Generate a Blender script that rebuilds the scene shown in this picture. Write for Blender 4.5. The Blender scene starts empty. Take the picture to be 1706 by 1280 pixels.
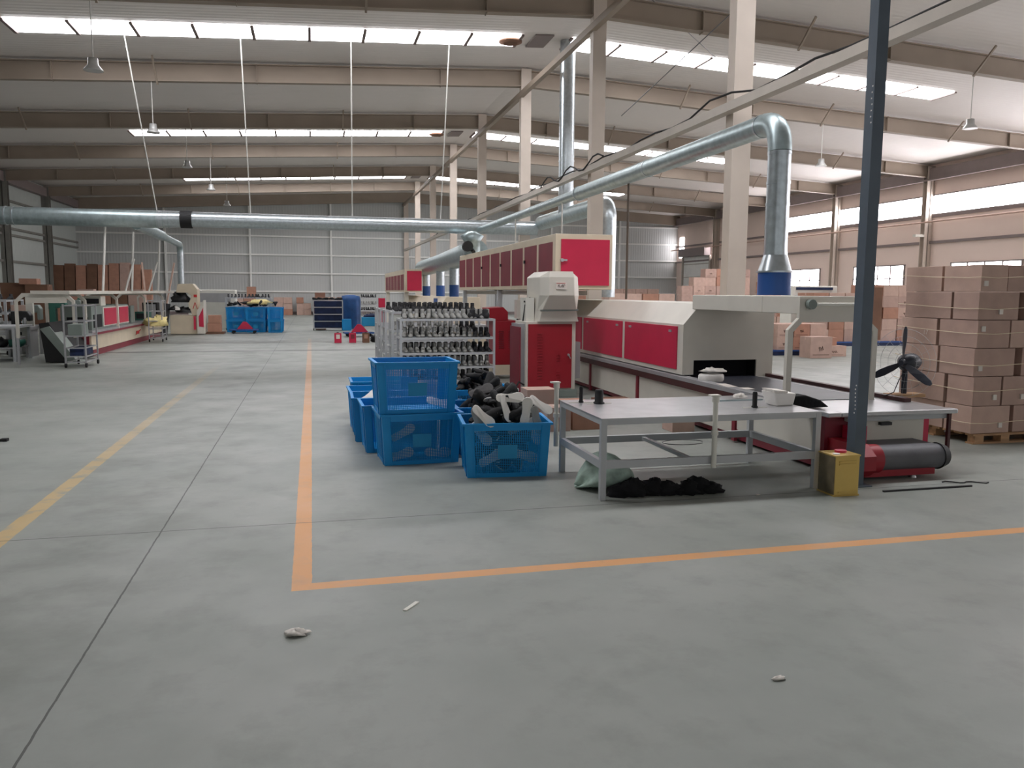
import bpy, bmesh, math, random
from math import sin, cos, pi, radians, sqrt
from mathutils import Vector, Matrix
random.seed(7)
SC = bpy.context.scene
COL = SC.collection

# ------------------------------------------------------------------ camera
PITCH, YAW, ROLL, FPX = 0.11326, 0.24404, -0.00624, 1338.0
_d = Vector((sin(YAW)*cos(PITCH), cos(YAW)*cos(PITCH), -sin(PITCH)))
_r = Vector((cos(YAW), -sin(YAW), 0)); _u = _r.cross(_d)
_r2 = _r*cos(ROLL) - _u*sin(ROLL); _u2 = _u*cos(ROLL) + _r*sin(ROLL)
cam_data = bpy.data.cameras.new('camera')
cam = bpy.data.objects.new('camera', cam_data); COL.objects.link(cam)
cam.matrix_world = Matrix(((_r2.x, _u2.x, -_d.x, 0), (_r2.y, _u2.y, -_d.y, 0), (_r2.z, _u2.z, -_d.z, 1.7), (0, 0, 0, 1)))
cam_data.sensor_fit = 'HORIZONTAL'; cam_data.sensor_width = 36; cam_data.lens = FPX/1706*36
cam_data.clip_end = 300
SC.camera = cam

# ------------------------------------------------------------------ world, exposure
w = bpy.data.worlds.new('daylight'); SC.world = w; w.use_nodes = True
bg = w.node_tree.nodes['Background']; bg.inputs[0].default_value = (0.96, 0.98, 1.0, 1); bg.inputs[1].default_value = .4
SC.view_settings.view_transform = 'Standard'; SC.view_settings.look = 'None'
SC.view_settings.gamma = 1; SC.view_settings.use_curve_mapping = False
SC.view_settings.exposure = 0.5
SKY_E, WIN_E = 11.0, 10.0            # daylight through roof lights and windows

# ------------------------------------------------------------------ materials
def lin(c):
    return tuple(((v/255)/12.92 if v/255 <= .04045 else ((v/255+.055)/1.055)**2.4) for v in c) + (1,)
def mat(name, rgb, rough=.6, metal=0, var=.08, scale=3, bump=0, bscale=40, wave=None, emit=0, spec=.5, stretch=None):
    m = bpy.data.materials.new(name); m.use_nodes = True
    nt = m.node_tree; N, L = nt.nodes, nt.links
    b = N['Principled BSDF']; b.inputs['Roughness'].default_value = rough; b.inputs['Metallic'].default_value = metal
    b.inputs['Specular IOR Level'].default_value = spec
    c = lin(rgb)
    tc = N.new('ShaderNodeTexCoord')
    src = tc.outputs['Object']
    if stretch:
        mp = N.new('ShaderNodeMapping'); mp.inputs['Scale'].default_value = stretch; L.new(src, mp.inputs[0]); src = mp.outputs[0]
    if var:
        n = N.new('ShaderNodeTexNoise'); n.inputs['Scale'].default_value = scale; n.inputs['Detail'].default_value = 4
        L.new(src, n.inputs['Vector'])
        r = N.new('ShaderNodeValToRGB'); L.new(n.outputs['Fac'], r.inputs[0])
        r.color_ramp.elements[0].position = .3; r.color_ramp.elements[1].position = .7
        r.color_ramp.elements[0].color = tuple(v*(1-var) for v in c[:3]) + (1,)
        r.color_ramp.elements[1].color = tuple(min(1, v*(1+var)) for v in c[:3]) + (1,)
        L.new(r.outputs[0], b.inputs['Base Color'])
    else:
        b.inputs['Base Color'].default_value = c
    if bump or wave:
        bp = N.new('ShaderNodeBump'); bp.inputs['Strength'].default_value = bump or .3; bp.inputs['Distance'].default_value = .02
        if wave:
            wv = N.new('ShaderNodeTexWave'); wv.bands_direction = wave[0]; wv.inputs['Scale'].default_value = wave[1]
            L.new(tc.outputs['Object'], wv.inputs['Vector']); L.new(wv.outputs['Fac'], bp.inputs['Height'])
        else:
            n2 = N.new('ShaderNodeTexNoise'); n2.inputs['Scale'].default_value = bscale; L.new(tc.outputs['Object'], n2.inputs['Vector'])
            L.new(n2.outputs['Fac'], bp.inputs['Height'])
        L.new(bp.outputs[0], b.inputs['Normal'])
    if emit:
        b.inputs['Emission Color'].default_value = c; b.inputs['Emission Strength'].default_value = emit
    return m
K = {}
K['cream'] = mat('cream machine enamel', (212, 207, 196), .45, var=.04)
K['cream2'] = mat('warm cream enamel', (214, 200, 176), .45, var=.05)
K['red'] = mat('red machine enamel', (196, 36, 72), .4, var=.06)
K['red2'] = mat('crimson press enamel', (150, 20, 36), .45, var=.06)
K['dred'] = mat('dark red enamel', (128, 34, 50), .45, var=.1)
K['maroon'] = mat('maroon rail paint', (70, 36, 36), .5, var=.2)
K['galv'] = mat('galvanised sheet', (188, 196, 200), .3, .85, var=.12, scale=14)
K['galvd'] = mat('dull galvanised sheet', (166, 180, 182), .38, .75, var=.15, scale=9)
K['steel'] = mat('brushed stainless', (190, 190, 192), .34, .7, var=.08, scale=6)
K['greymetal'] = mat('grey painted frame', (186, 188, 190), .45, .1, var=.05)
K['tubegrey'] = mat('silver painted tube', (168, 168, 170), .4, .35, var=.08)
K['dark'] = mat('black plastic', (24, 24, 27), .5, var=.15)
K['black'] = mat('black rubber', (17, 17, 19), .7, var=.2)
K['belt'] = mat('grey conveyor belt', (92, 92, 96), .55, var=.12, scale=8)
K['beltd'] = mat('dark slatted conveyor', (44, 46, 56), .42, var=.2, scale=6)
K['cavity'] = mat('oven interior black', (14, 15, 20), .9, var=0)
K['blue'] = mat('blue crate plastic', (8, 146, 214), .42, var=.05)
K['bluelab'] = mat('blue crate panel', (26, 142, 194), .45, var=.04)
K['navy'] = mat('navy sacking', (20, 36, 72), .75, var=.35, scale=5, bump=.3, bscale=12)
K['tarp'] = mat('blue tarpaulin', (20, 74, 132), .55, var=.25, scale=3, bump=.5, bscale=6)
K['bluepaint'] = mat('blue painted steel', (28, 74, 140), .45, var=.05)
K['post'] = mat('slate blue steel', (86, 97, 108), .42, .15, var=.1)
K['column'] = mat('beige steel column', (196, 184, 172), .55, var=.05, scale=2)
K['beam'] = mat('beige roof steel', (150, 136, 122), .6, var=.06, scale=1.2)
K['tray'] = mat('light cable tray', (176, 168, 158), .5, .1, var=.05)
K['card'] = mat('brown cardboard', (180, 152, 140), .85, var=.08, scale=5, bump=.05)
K['card2'] = mat('tan cardboard', (194, 165, 151), .85, var=.08, scale=5, bump=.05)
K['card3'] = mat('reddish cardboard', (172, 128, 108), .85, var=.1, scale=5, bump=.05)
K['cardd'] = mat('dark brown board', (116, 84, 66), .85, var=.18, scale=2)
K['print'] = mat('dark carton print', (84, 58, 50), .8, var=0)
K['sticker'] = mat('white paper sticker', (222, 214, 206), .7, var=.04)
K['twine'] = mat('white plastic twine', (226, 210, 184), .6, var=.05)
K['wood'] = mat('pallet timber', (178, 140, 104), .8, var=.2, scale=4, stretch=(1, 6, 6))
K['white'] = mat('white foam', (232, 228, 222), .6, var=.04)
K['whitepl'] = mat('off white plastic', (220, 218, 208), .5, var=.05)
K['paper'] = mat('crumpled paper', (224, 218, 210), .8, var=.12, scale=14, bump=.6, bscale=18)
K['sole'] = mat('pale shoe sole', (206, 206, 206), .55, var=.05)
K['upper'] = mat('black shoe upper', (13, 13, 15), .75, var=.3, scale=12, bump=.2, bscale=40)
K['uppergrey'] = mat('grey shoe upper', (92, 90, 90), .8, var=.2, scale=12)
K['last'] = mat('grey shoe last', (150, 150, 146), .5, var=.1, scale=9)
K['lastd'] = mat('dark shoe and shaded last', (40, 40, 42), .7, var=.2, scale=9)
K['gold'] = mat('gold tin', (214, 182, 104), .34, .5, var=.06)
K['golds'] = mat('darker tin side', (120, 108, 84), .5, .35, var=.25, scale=9)
K['bag'] = mat('green woven sack', (156, 176, 164), .6, var=.3, scale=9, bump=1.0, bscale=9)
K['cloth'] = mat('black cloth', (15, 15, 18), .95, var=.2, bump=.5, bscale=18)
K['wire'] = mat('thin wire', (120, 120, 122), .4, .6, var=0)
K['rod'] = mat('white conduit', (202, 200, 194), .5, var=.04)
K['yellow'] = mat('yellow foam pieces', (232, 214, 150), .8, var=.15, scale=12)
K['green'] = mat('green machine paint', (44, 96, 82), .5, var=.1)
K['greygreen'] = mat('grey green machine paint', (126, 136, 130), .5, var=.08)
K['wallback'] = mat('far wall sheeting', (188, 190, 188), .6, var=.03, scale=.3, wave=('X', 1.6), bump=.35)
K['wallleft'] = mat('left wall sheeting', (186, 192, 188), .6, var=.03, scale=.3, wave=('Y', 1.6), bump=.3)
K['wallright'] = mat('right wall plaster', (232, 213, 202), .7, var=.04, scale=.4)
K['ceil'] = mat('white roof sheeting', (222, 215, 210), .6, var=.02, scale=.4, wave=('Y', 1.5), bump=.2)
K['girt'] = mat('light wall rail', (232, 232, 228), .5, var=.04)
K['eave'] = mat('grey eave beam', (132, 120, 118), .6, var=.05)
K['dcol'] = mat('dark wall column', (124, 122, 116), .6, var=.08)
K['sky'] = mat('translucent roof light', (252, 251, 255), .5, var=0, emit=SKY_E)
K['pane'] = mat('bright window pane', (254, 250, 255), .5, var=0, emit=WIN_E)
K['rlbar'] = mat('roof light bar', (120, 104, 100), .6, var=0)
K['sill'] = mat('window bar', (140, 130, 128), .5, var=0)
K['lamp'] = mat('aluminium lamp shade', (190, 190, 188), .35, .5, var=.05)
K['ladder'] = mat('brown rod', (92, 80, 70), .5, .2, var=.1)
K['redlogo'] = mat('red lettering', (196, 40, 40), .5, var=0)
K['fan'] = mat('dark fan plastic', (38, 42, 54), .4, var=.1)

# ------------------------------------------------------------------ mesh builder
class MB:
    def __init__(s): s.v = []; s.f = []; s.sm = []
    def add(s, vs, fs, smooth=False):
        o = len(s.v); s.v += [tuple(v) for v in vs]
        for f in fs: s.f.append(tuple(i+o for i in f)); s.sm.append(smooth)
        return s
    def box(s, x0, x1, y0, y1, z0, z1):
        return s.hexa([(x0, y0, z0), (x1, y0, z0), (x1, y1, z0), (x0, y1, z0), (x0, y0, z1), (x1, y0, z1), (x1, y1, z1), (x0, y1, z1)])
    def hexa(s, p):
        return s.add(p, [(3, 2, 1, 0), (4, 5, 6, 7), (0, 1, 5, 4), (1, 2, 6, 5), (2, 3, 7, 6), (3, 0, 4, 7)])
    def bar(s, p, q, w, h=None, up=(0, 0, 1)):
        p, q = Vector(p), Vector(q); h = h or w; d = (q-p).normalized(); up = Vector(up)
        if abs(d.dot(up)) > .99: up = Vector((0, 1, 0))
        a = d.cross(up).normalized()*w/2; b = a.cross(d).normalized()*h/2
        return s.hexa([p-a-b, p+a-b, q+a-b, q-a-b, p-a+b, p+a+b, q+a+b, q-a+b])
    def rings(s, rs, smooth=True, caps=True):
        n = len(rs[0]); vs = [v for r in rs for v in r]; fs = []
        for i in range(len(rs)-1):
            for j in range(n):
                k = (j+1) % n; fs.append((i*n+j, i*n+k, (i+1)*n+k, (i+1)*n+j))
        s.add(vs, fs, smooth)
        if caps:
            s.add(rs[0], [tuple(range(n-1, -1, -1))]); s.add(rs[-1], [tuple(range(n))])
        return s
    def tube(s, path, r, n=12, caps=True, smooth=True):
        path = [Vector(p) for p in path]; rr = r if isinstance(r, (list, tuple)) else [r]*len(path)
        rs = []; a = None
        for i, p in enumerate(path):
            d = (path[min(i+1, len(path)-1)] - path[max(i-1, 0)]).normalized()
            if a is None:
                a = d.cross(Vector((0, 0, 1)) if abs(d.z) < .9 else Vector((0, 1, 0))).normalized()
            else:
                a = (a - d*a.dot(d)).normalized()
            b = d.cross(a)
            rs.append([p + (a*cos(t*2*pi/n) + b*sin(t*2*pi/n))*rr[i] for t in range(n)])
        return s.rings(rs, smooth, caps)
    def cyl(s, p, q, r0, r1=None, n=16): return s.tube([p, q], [r0, r0 if r1 is None else r1], n)
    def lathe(s, prof, c, n=20):
        c = Vector(c)
        return s.rings([[c+Vector((r*cos(t*2*pi/n), r*sin(t*2*pi/n), z)) for t in range(n)] for r, z in prof])
    def prism(s, poly, ext):
        e = Vector(ext); n = len(poly); a = [Vector(p) for p in poly]; b = [p+e for p in a]
        s.add(a+b, [tuple(range(n-1, -1, -1)), tuple(range(n, 2*n))] + [(i, (i+1) % n, n+(i+1) % n, n+i) for i in range(n)])
        return s
    def blob(s, c, rx, ry, rz, jit=.15, nu=12, nv=8, seed=0, flat=0):
        rnd = random.Random(seed); c = Vector(c); rs = []
        for i in range(nv+1):
            t = -pi/2 + pi*i/nv; r = []
            for j in range(nu):
                k = 1 + jit*(rnd.random()*2-1)
                z = rz*sin(t)*k
                r.append(c+Vector((rx*max(cos(t), .02)*cos(2*pi*j/nu)*k, ry*max(cos(t), .02)*sin(2*pi*j/nu)*k, max(z, flat))))
            rs.append(r)
        return s.rings(rs)
    def build(s, name, m, parent=None, label=None, bev=0, sub=0, kind=None):
        off = Vector((0, 0, 0))
        if parent is not None:
            p = parent
            while p is not None: off += p.location; p = p.parent
        me = bpy.data.meshes.new(name); me.from_pydata([tuple(Vector(v)-off) for v in s.v], [], s.f)
        me.polygons.foreach_set('use_smooth', s.sm); me.validate(); me.update()
        bm = bmesh.new(); bm.from_mesh(me); bmesh.ops.recalc_face_normals(bm, faces=bm.faces); bm.to_mesh(me); bm.free()
        o = bpy.data.objects.new(name, me); COL.objects.link(o)
        me.materials.append(K[m] if isinstance(m, str) else m)
        if parent is not None: o.parent = parent
        if label: o['label'] = label
        if kind: o['kind'] = kind
        if bev:
            b = o.modifiers.new('bevel', 'BEVEL'); b.width = bev; b.segments = 2; b.limit_method = 'ANGLE'
        if sub:
            b = o.modifiers.new('sub', 'SUBSURF'); b.levels = sub; b.render_levels = sub
        return o
def tag(o, label, cat, group=None):
    o['label'] = label; o['category'] = cat
    if group: o['group'] = group
    return o
def thing(name, label, cat, loc=(0, 0, 0), group=None):
    o = bpy.data.objects.new(name, None); COL.objects.link(o); o.location = loc; o.empty_display_size = .1
    return tag(o, label, cat, group)
def dup(root, loc, rot=0, label=None, group=None):
    r = root.copy(); COL.objects.link(r); r.location = loc
    r.rotation_euler = (0, 0, rot) if not isinstance(rot, (tuple, list)) else rot
    if label: r['label'] = label
    if group: r['group'] = group
    for ch in list(root.children):
        c = ch.copy(); COL.objects.link(c); c.parent = r
        for g in list(ch.children):
            d = g.copy(); COL.objects.link(d); d.parent = c
    return r
def struct(name, mb, m): return mb.build(name, m, kind='structure')
ORD = ['first', 'second', 'third', 'fourth', 'fifth', 'sixth', 'seventh', 'eighth', 'ninth', 'tenth', 'eleventh', 'twelfth', 'thirteenth', 'fourteenth', 'fifteenth', 'sixteenth']
# ================================================================== the hall
XL, XR, XC, YF, YB = -15.6, 29.2, 7.0, 61.5, -16.0
FR = [7*(n-.21) for n in range(-1, 9)]                 # frame lines along the hall
def roof(x): return 9.05 - .05*abs(x-XC)

# floor: concrete with painted lines and saw-cut joints
def floor_material():
    m = bpy.data.materials.new('sealed concrete'); m.use_nodes = True
    nt = m.node_tree; N, L = nt.nodes, nt.links; b = N['Principled BSDF']
    tc = N.new('ShaderNodeTexCoord'); sp = N.new('ShaderNodeSeparateXYZ'); L.new(tc.outputs['Object'], sp.inputs[0])
    def mth(op, a, bb=None):
        n = N.new('ShaderNodeMath'); n.operation = op
        for i, v in enumerate((a, bb)):
            if v is None: continue
            if isinstance(v, (int, float)): n.inputs[i].default_value = v
            else: L.new(v, n.inputs[i])
        return n.outputs[0]
    def noise(scale, det=6, rough=.6):
        n = N.new('ShaderNodeTexNoise'); n.inputs['Scale'].default_value = scale; n.inputs['Detail'].default_value = det
        n.inputs['Roughness'].default_value = rough; L.new(tc.outputs['Object'], n.inputs['Vector']); return n.outputs['Fac']
    def mixc(f, a, c):
        n = N.new('ShaderNodeMix'); n.data_type = 'RGBA'
        L.new(f, n.inputs['Factor'])
        for k, v in ((6, a), (7, c)):
            if isinstance(v, tuple): n.inputs[k].default_value = v
            else: L.new(v, n.inputs[k])
        return n.outputs[2]
    def ramp(f, p0, p1):
        n = N.new('ShaderNodeMapRange'); L.new(f, n.inputs[0]); n.inputs[1].default_value = p0; n.inputs[2].default_value = p1; return n.outputs[0]
    X, Y = sp.outputs[0], sp.outputs[1]
    wob = mth('MULTIPLY', mth('SUBTRACT', noise(9, 3), .5), .012)
    def band(axis, c, wd, lo=None, hi=None):
        other = Y if axis is X else X
        f = mth('LESS_THAN', mth('ABSOLUTE', mth('ADD', mth('SUBTRACT', axis, c), wob)), wd/2)
        if lo is not None: f = mth('MULTIPLY', f, mth('MULTIPLY', mth('GREATER_THAN', other, lo), mth('LESS_THAN', other, hi)))
        return f
    base = mixc(ramp(noise(.55), .35, .68), lin((136, 141, 135)), lin((155, 158, 152)))
    base = mixc(mth('MULTIPLY', ramp(noise(2.3, 8, .65), .50, .72), .5), base, lin((114, 118, 112)))
    # worn darker band by the long joint
    near = mth('MULTIPLY', ramp(mth('ABSOLUTE', mth('ADD', X, 1.5)), 1.2, .1), ramp(noise(1.6, 7), .42, .7))
    base = mixc(mth('MULTIPLY', near, .6), base, lin((98, 102, 94)))
    wear = ramp(noise(5, 6), .30, .50)
    orange = mth('MAXIMUM', band(X, -.09, .115, 4.585, 30), band(Y, 4.64, .11, -.147, 14))
    base = mixc(mth('MULTIPLY', mth('MULTIPLY', orange, ramp(Y, 34, 8)), mth('ADD', .72, mth('MULTIPLY', wear, .2))), base, lin((220, 158, 98)))
    yel = band(X, -2.10, .13, -14, 22)
    base = mixc(mth('MULTIPLY', mth('MULTIPLY', yel, ramp(Y, 20, 6)), mth('MULTIPLY', wear, .66)), base, lin((208, 172, 100)))
    jn = mth('MAXIMUM', band(X, -1.07, .011), band(Y, 5.98, .011))
    jn = mth('MAXIMUM', jn, band(Y, 24.0, .30)); jn = mth('MAXIMUM', jn, band(Y, 42.0, .12))
    jn = mth('MAXIMUM', jn, band(X, 10.93, .014))
    base = mixc(mth('MULTIPLY', jn, .85), base, lin((48, 48, 46)))
    L.new(base, b.inputs['Base Color'])
    rr = N.new('ShaderNodeMapRange'); L.new(noise(1.3, 6), rr.inputs[0]); rr.inputs[1].default_value = .3; rr.inputs[2].default_value = .7
    rr.inputs[3].default_value = .36; rr.inputs[4].default_value = .55; L.new(rr.outputs[0], b.inputs['Roughness'])
    b.inputs['Specular IOR Level'].default_value = .45
    bp = N.new('ShaderNodeBump'); bp.inputs['Strength'].default_value = .04; L.new(noise(30, 4), bp.inputs['Height']); L.new(bp.outputs[0], b.inputs['Normal'])
    return m
K['floor'] = floor_material()
struct('floor', MB().box(XL-.3, XR+.3, YB, YF+.3, -.2, 0), 'floor')
c = MB()
for sx, x0, x1 in ((-1, XL-.3, XC), (1, XC, XR+.3)):
    c.hexa([(x0, YB, roof(x0)), (x1, YB, roof(x1)), (x1, YF+.3, roof(x1)), (x0, YF+.3, roof(x0)),
            (x0, YB, roof(x0)+.15), (x1, YB, roof(x1)+.15), (x1, YF+.3, roof(x1)+.15), (x0, YF+.3, roof(x0)+.15)])
struct('ceiling', c, 'ceil')
struct('wall_back', MB().prism([(XL-.3, YF, 0), (XR+.3, YF, 0), (XR+.3, YF, roof(XR)), (XC, YF, 9.05), (XL-.3, YF, roof(XL))], (0, .2, 0)), 'wallback')
struct('wall_left', MB().box(XL-.2, XL, YB, YF+.2, 0, roof(XL)+.02), 'wallleft')
struct('wall_right', MB().box(XR, XR+.2, YB, YF+.2, 0, roof(XR)+.02), 'wallright')

# roof lights: three translucent bands across the hall, each split at the ridge
wn = 0
for bi, y0 in enumerate((8.8, 23.0, 37.3, 51.8)):
    for side in (-1, 1):
        wn += 1; m = MB(); fr = MB()
        xs = [-7.25+1.47*i for i in range(10)] if side < 0 else [7.45+1.47*i for i in range(10)]
        for i in range(len(xs)-1):
            a, b_ = xs[i]+.03, xs[i+1]-.03
            m.hexa([(a, y0, roof(a)-.03), (b_, y0, roof(b_)-.03), (b_, y0+1.08, roof(b_)-.03), (a, y0+1.08, roof(a)-.03),
                    (a, y0, roof(a)-.005), (b_, y0, roof(b_)-.005), (b_, y0+1.08, roof(b_)-.005), (a, y0+1.08, roof(a)-.005)])
        for x in xs: fr.bar((x, y0-.02, roof(x)-.04), (x, y0+1.1, roof(x)-.04), .085, .05)
        o = struct('window_%d' % wn, m, 'sky')
        fr.build('frame', 'rlbar', o)
wr = 0
# ridge capping strips between the halves with a round vent
for bi, (y0, wd) in enumerate(((23.0, 'near'), (37.3, 'middle'), (51.8, 'far'))):
    struct('trim_%d' % (10+bi), MB().prism([(6.35, y0-.05, roof(6.35)-.05), (6.9, y0-.05, roof(6.9)-.05), (6.9, y0-.05, roof(6.9)-.01), (6.35, y0-.05, roof(6.35)-.01)], (0, 1.15, 0)), 'eave')
    if bi < 2:
        o = MB().lathe([(.2, -.06), (.34, -.02), (.34, .03), (.2, .03)], (5.75, y0+.55, roof(5.75)-.06)).build('roof_vent', 'cardd')
        tag(o, 'small round brown vent in the %s band of roof lights beside the ridge' % wd, 'vent', 'roof vents')

# clerestory and lower windows in the right wall
for n in range(1, 8):
    y0, y1 = FR[n+1]-7+.2, FR[n+1]-.2
    if n+1 >= len(FR): continue
    wn += 1
    o = struct('window_%d' % wn, MB().box(XR-.03, XR+.01, y0, y1, 5.6, 6.45), 'pane')
    MB().box(XR-.05, XR+.01, y0-.05, y1+.05, 5.54, 5.6).box(XR-.05, XR+.01, y0-.05, y1+.05, 6.45, 6.5).build('frame', 'sill', o)
    ym = (y0+y1)/2
    wn += 1
    o = struct('window_%d' % wn, MB().box(XR-.03, XR+.01, ym-1.95, ym+1.95, 2.1, 3.2), 'pane')
    f = MB()
    for k in range(5): f.box(XR-.06, XR, ym-1.95+k*.975-.035, ym-1.95+k*.975+.035, 2.1, 3.2)
    f.box(XR-.06, XR, ym-2, ym+2, 2.52, 2.57).box(XR-.06, XR, ym-2, ym+2, 3.18, 3.24).box(XR-.06, XR, ym-2, ym+2, 2.05, 2.1)
    f.build('frame', 'sill', o)
# last bay: roller door with two slim lights
o = struct('window_%d' % (wn+1), MB().box(XR-.03, XR+.01, 60.2, 61.0, 4.6, 6.2), 'pane'); o2 = struct('window_%d' % (wn+2), MB().box(XR-.03, XR+.01, 54.9, 55.4, 4.6, 6.2), 'pane')
d = struct('door_1', MB().box(XR-.08, XR, 55.6, 60, 0, 4.6), 'girt')
f = MB()
for z in (1.0, 2.0, 3.0, 4.0): f.box(XR-.11, XR-.08, 55.6, 60, z-.03, z+.03)
f.box(XR-.2, XR-.08, 55.45, 55.6, 0, 4.6).box(XR-.2, XR-.08, 60, 60.15, 0, 4.6)
f.build('door_rail', 'tray', d)
MB().box(XR-.6, XR-.08, 55.6, 60, 4.6, 5.2).build('shutter_box', 'eave', d)

# columns
def hcol(name, x, y, z1, m, label, grp, fw=.30, dp=.34, solid=False):
    o = MB().box(x-fw/2, x+fw/2, y-dp/2, y+dp/2, 0, z1) if solid else MB().box(x-fw/2, x+fw/2, y-dp/2, y-dp/2+.03, 0, z1).box(x-fw/2, x+fw/2, y+dp/2-.03, y+dp/2, 0, z1).box(x-.02, x+.02, y-dp/2, y+dp/2, 0, z1)
    o.box(x-fw/2-.06, x+fw/2+.06, y-dp/2-.06, y+dp/2+.06, 0, .03)
    o = o.build(name, m); return tag(o, label, 'column', grp)
WORDS = {2: 'nearest, rising behind the red and cream oven', 3: 'second nearest, behind the raised red cabinet', 4: 'third from the viewer', 5: 'fourth from the viewer', 6: 'fifth from the viewer', 7: 'sixth from the viewer', 8: 'last before the far wall'}
for n in range(2, 9):
    hcol('ridge_column', XC, FR[n+1], 9.0, 'column', 'beige steel ridge column, %s' % WORDS[n], 'ridge columns', .34, .24, True)
tag(hcol('ridge_column', XC, YF-.2, 9.0, 'column', '', 'ridge columns', .34, .24, True), 'beige steel ridge column standing against the far grey wall', 'column', 'ridge columns')
for n in range(3, 9):
    hcol('wall_column', XR-.22, FR[n+1], roof(XR)-.1, 'column', 'beige column on the right window wall, %s from the near end' % ORD[n-3], 'right wall columns', .4, .3)
for n in range(6, 9):
    hcol('wall_column', XL+.22, FR[n+1], roof(XL)-.1, 'dcol', 'dark steel column on the left wall, %s from the near end' % ORD[n-6], 'left wall columns', .45, .34)
FWX = [-9.9, -4.21, 1.49, 12.7, 18.4, 24.1]
for i, x in enumerate(FWX):
    o = MB().box(x-.06, x+.06, YF-.22, YF-.001, 0, roof(x)-.05).build('gable_post', 'girt')
    tag(o, 'slim pale gable post on the far wall, %s from the left' % ORD[i], 'post', 'gable posts')

# roof beams, one per half span
for n in range(0, 9):
    for side in (-1, 1):
        m = MB(); y = FR[n+1] if n else 7*(-.21)
        xe = XL if side < 0 else XR
        d0, d1 = .53, .56
        x0, x1 = XC, xe
        for yo, t, zt, zb in ((0, .02, 0, 1), (0, .22, 0, 0), (0, .22, 1, 1)):
            zt0, zb0 = (roof(x0)-.08, roof(x0)-.08-d0)
            zt1, zb1 = (roof(x1)-.08, roof(x1)-.08-d1)
            if (zt, zb) == (0, 0): a0, b0, a1, b1 = zt0, zt0-.03, zt1, zt1-.03
            elif (zt, zb) == (1, 1): a0, b0, a1, b1 = zb0+.03, zb0, zb1+.03, zb1
            else: a0, b0, a1, b1 = zt0, zb0, zt1, zb1
            xa, xb = (x0, x1)
            m.hexa([(xa, y-t/2, b0), (xb, y-t/2, b1), (xb, y+t/2, b1), (xa, y+t/2, b0), (xa, y-t/2, a0), (xb, y-t/2, a1), (xb, y+t/2, a1), (xa, y+t/2, a0)])
        st = MB(); k = 0
        nst = 8
        for k in range(1, nst):
            x = x0+(x1-x0)*k/nst; z = roof(x)-.08
            if k % 2: st.box(x-.012, x+.012, y-.11, y+.11, z-.56, z)
            else: st.bar((x, y-.02, z-.62), (x+.0, y-.75, z), .05, .05)
        o = m.build('roof_beam', 'beam')
        lab = 'beige sloping roof beam %s, %s' % ('left of the ridge' if side < 0 else 'right of the ridge', ('behind the viewer' if n == 0 else 'directly overhead') if n < 2 else WORDS[n].split(',')[0].replace('last before the far wall', 'farthest away')+' in its row')
        tag(o, lab, 'beam', 'roof beams'); st.build('stiffener', 'beam', o)
for side in (-1, 1):
    xe = XL if side < 0 else XR; m = MB()
    for yo, hh in ((YF-.3, .6),):
        m.hexa([(XC, yo-.1, roof(XC)-.7), (xe, yo-.1, roof(xe)-.75), (xe, yo+.1, roof(xe)-.75), (XC, yo+.1, roof(XC)-.7), (XC, yo-.1, roof(XC)), (xe, yo-.1, roof(xe)), (xe, yo+.1, roof(xe)), (XC, yo+.1, roof(XC))])
    tag(m.build('roof_beam', 'beam'), 'beige end roof beam on the far wall, %s of the ridge' % ('left' if side < 0 else 'right'), 'beam', 'roof beams')
# eave beams, wall rails
struct('trim_1', MB().box(XR-.35, XR-.05, YB, YF, 7.2, 7.72).box(XR-.45, XR-.3, YB, YF, 7.14, 7.2), 'eave')
struct('trim_2', MB().box(XL+.05, XL+.35, YB, YF, 7.25, 7.75), 'eave')
struct('trim_3', MB().box(XR-.12, XR, YB, YF, 4.18, 4.3).box(XR-.06, XR, YB, YF, 5.42, 5.54), 'eave')
g = MB()
for z in (1.68, 3.0, 4.33, 5.66, 7.0): g.box(XL, XR, YF-.1, YF, z-.055, z+.055)
struct('trim_4', g, 'girt')
g = MB()
for z in (1.9, 3.2, 4.6, 4.95, 6.4): g.box(XL, XL+.12, YB, YF, z-.06, z+.06)
struct('trim_5', g, 'dcol')
struct('baseboard_back', MB().box(XL, XR, YF-.06, YF, 0, .22), 'eave')
tag(MB().cyl((XR-.5, YB, 5.18), (XR-.5, YF, 5.18), .04, n=8).build('wall_pipe', 'card2'), 'thin reddish pipe running along the right wall below the high windows', 'pipe')
# tie strut along the ridge columns
tag(MB().box(XC-.24, XC-.09, 1, YF, 8.08, 8.24).build('ridge_strut', 'beam'), 'long straight beige strut tying all ridge columns together high up', 'strut')
# cable tray with black cable
t = thing('cable_tray', 'long pale cable tray fixed to the ridge columns with a black cable on it', 'cable tray', (6.72, 0, 4.7))
MB().box(6.63, 6.8, 1.0, 60, 4.66, 4.80).build('tray', 'tray', t)
rnd = random.Random(3)
MB().tube([(6.70, 1.0+i*.75, 4.82+.03*sin(i*1.7)+rnd.random()*.04+(.12 if i in (15, 16) else 0)) for i in range(60)], .018, 6).build('cable', 'black', t)
MB().tube([(6.62, 18+.35*i, 4.86-.0*i+.12*sin(i*1.1)) for i in range(16)], .02, 6).build('cable', 'black', t)
# thin bracing rods under the roof right of the ridge
for lab, p, q in (('crossing the near roof light right of the ridge', (7.6, 19.4, 6.1), (9.5, 13.2, 8.7)), ('running out to the right from the second roof beam', (17.4, 12.4, 8.0), (24.5, 12.3, 8.1)), ('slanting below the near roof lights towards the blue post', (8.2, 19.2, 8.9), (15.5, 26.2, 8.5))):
    tag(MB().cyl(p, q, .012, n=6).build('bracing_rod', 'wire'), 'thin dark bracing rod %s' % lab, 'rod', 'bracing rods')

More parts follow.
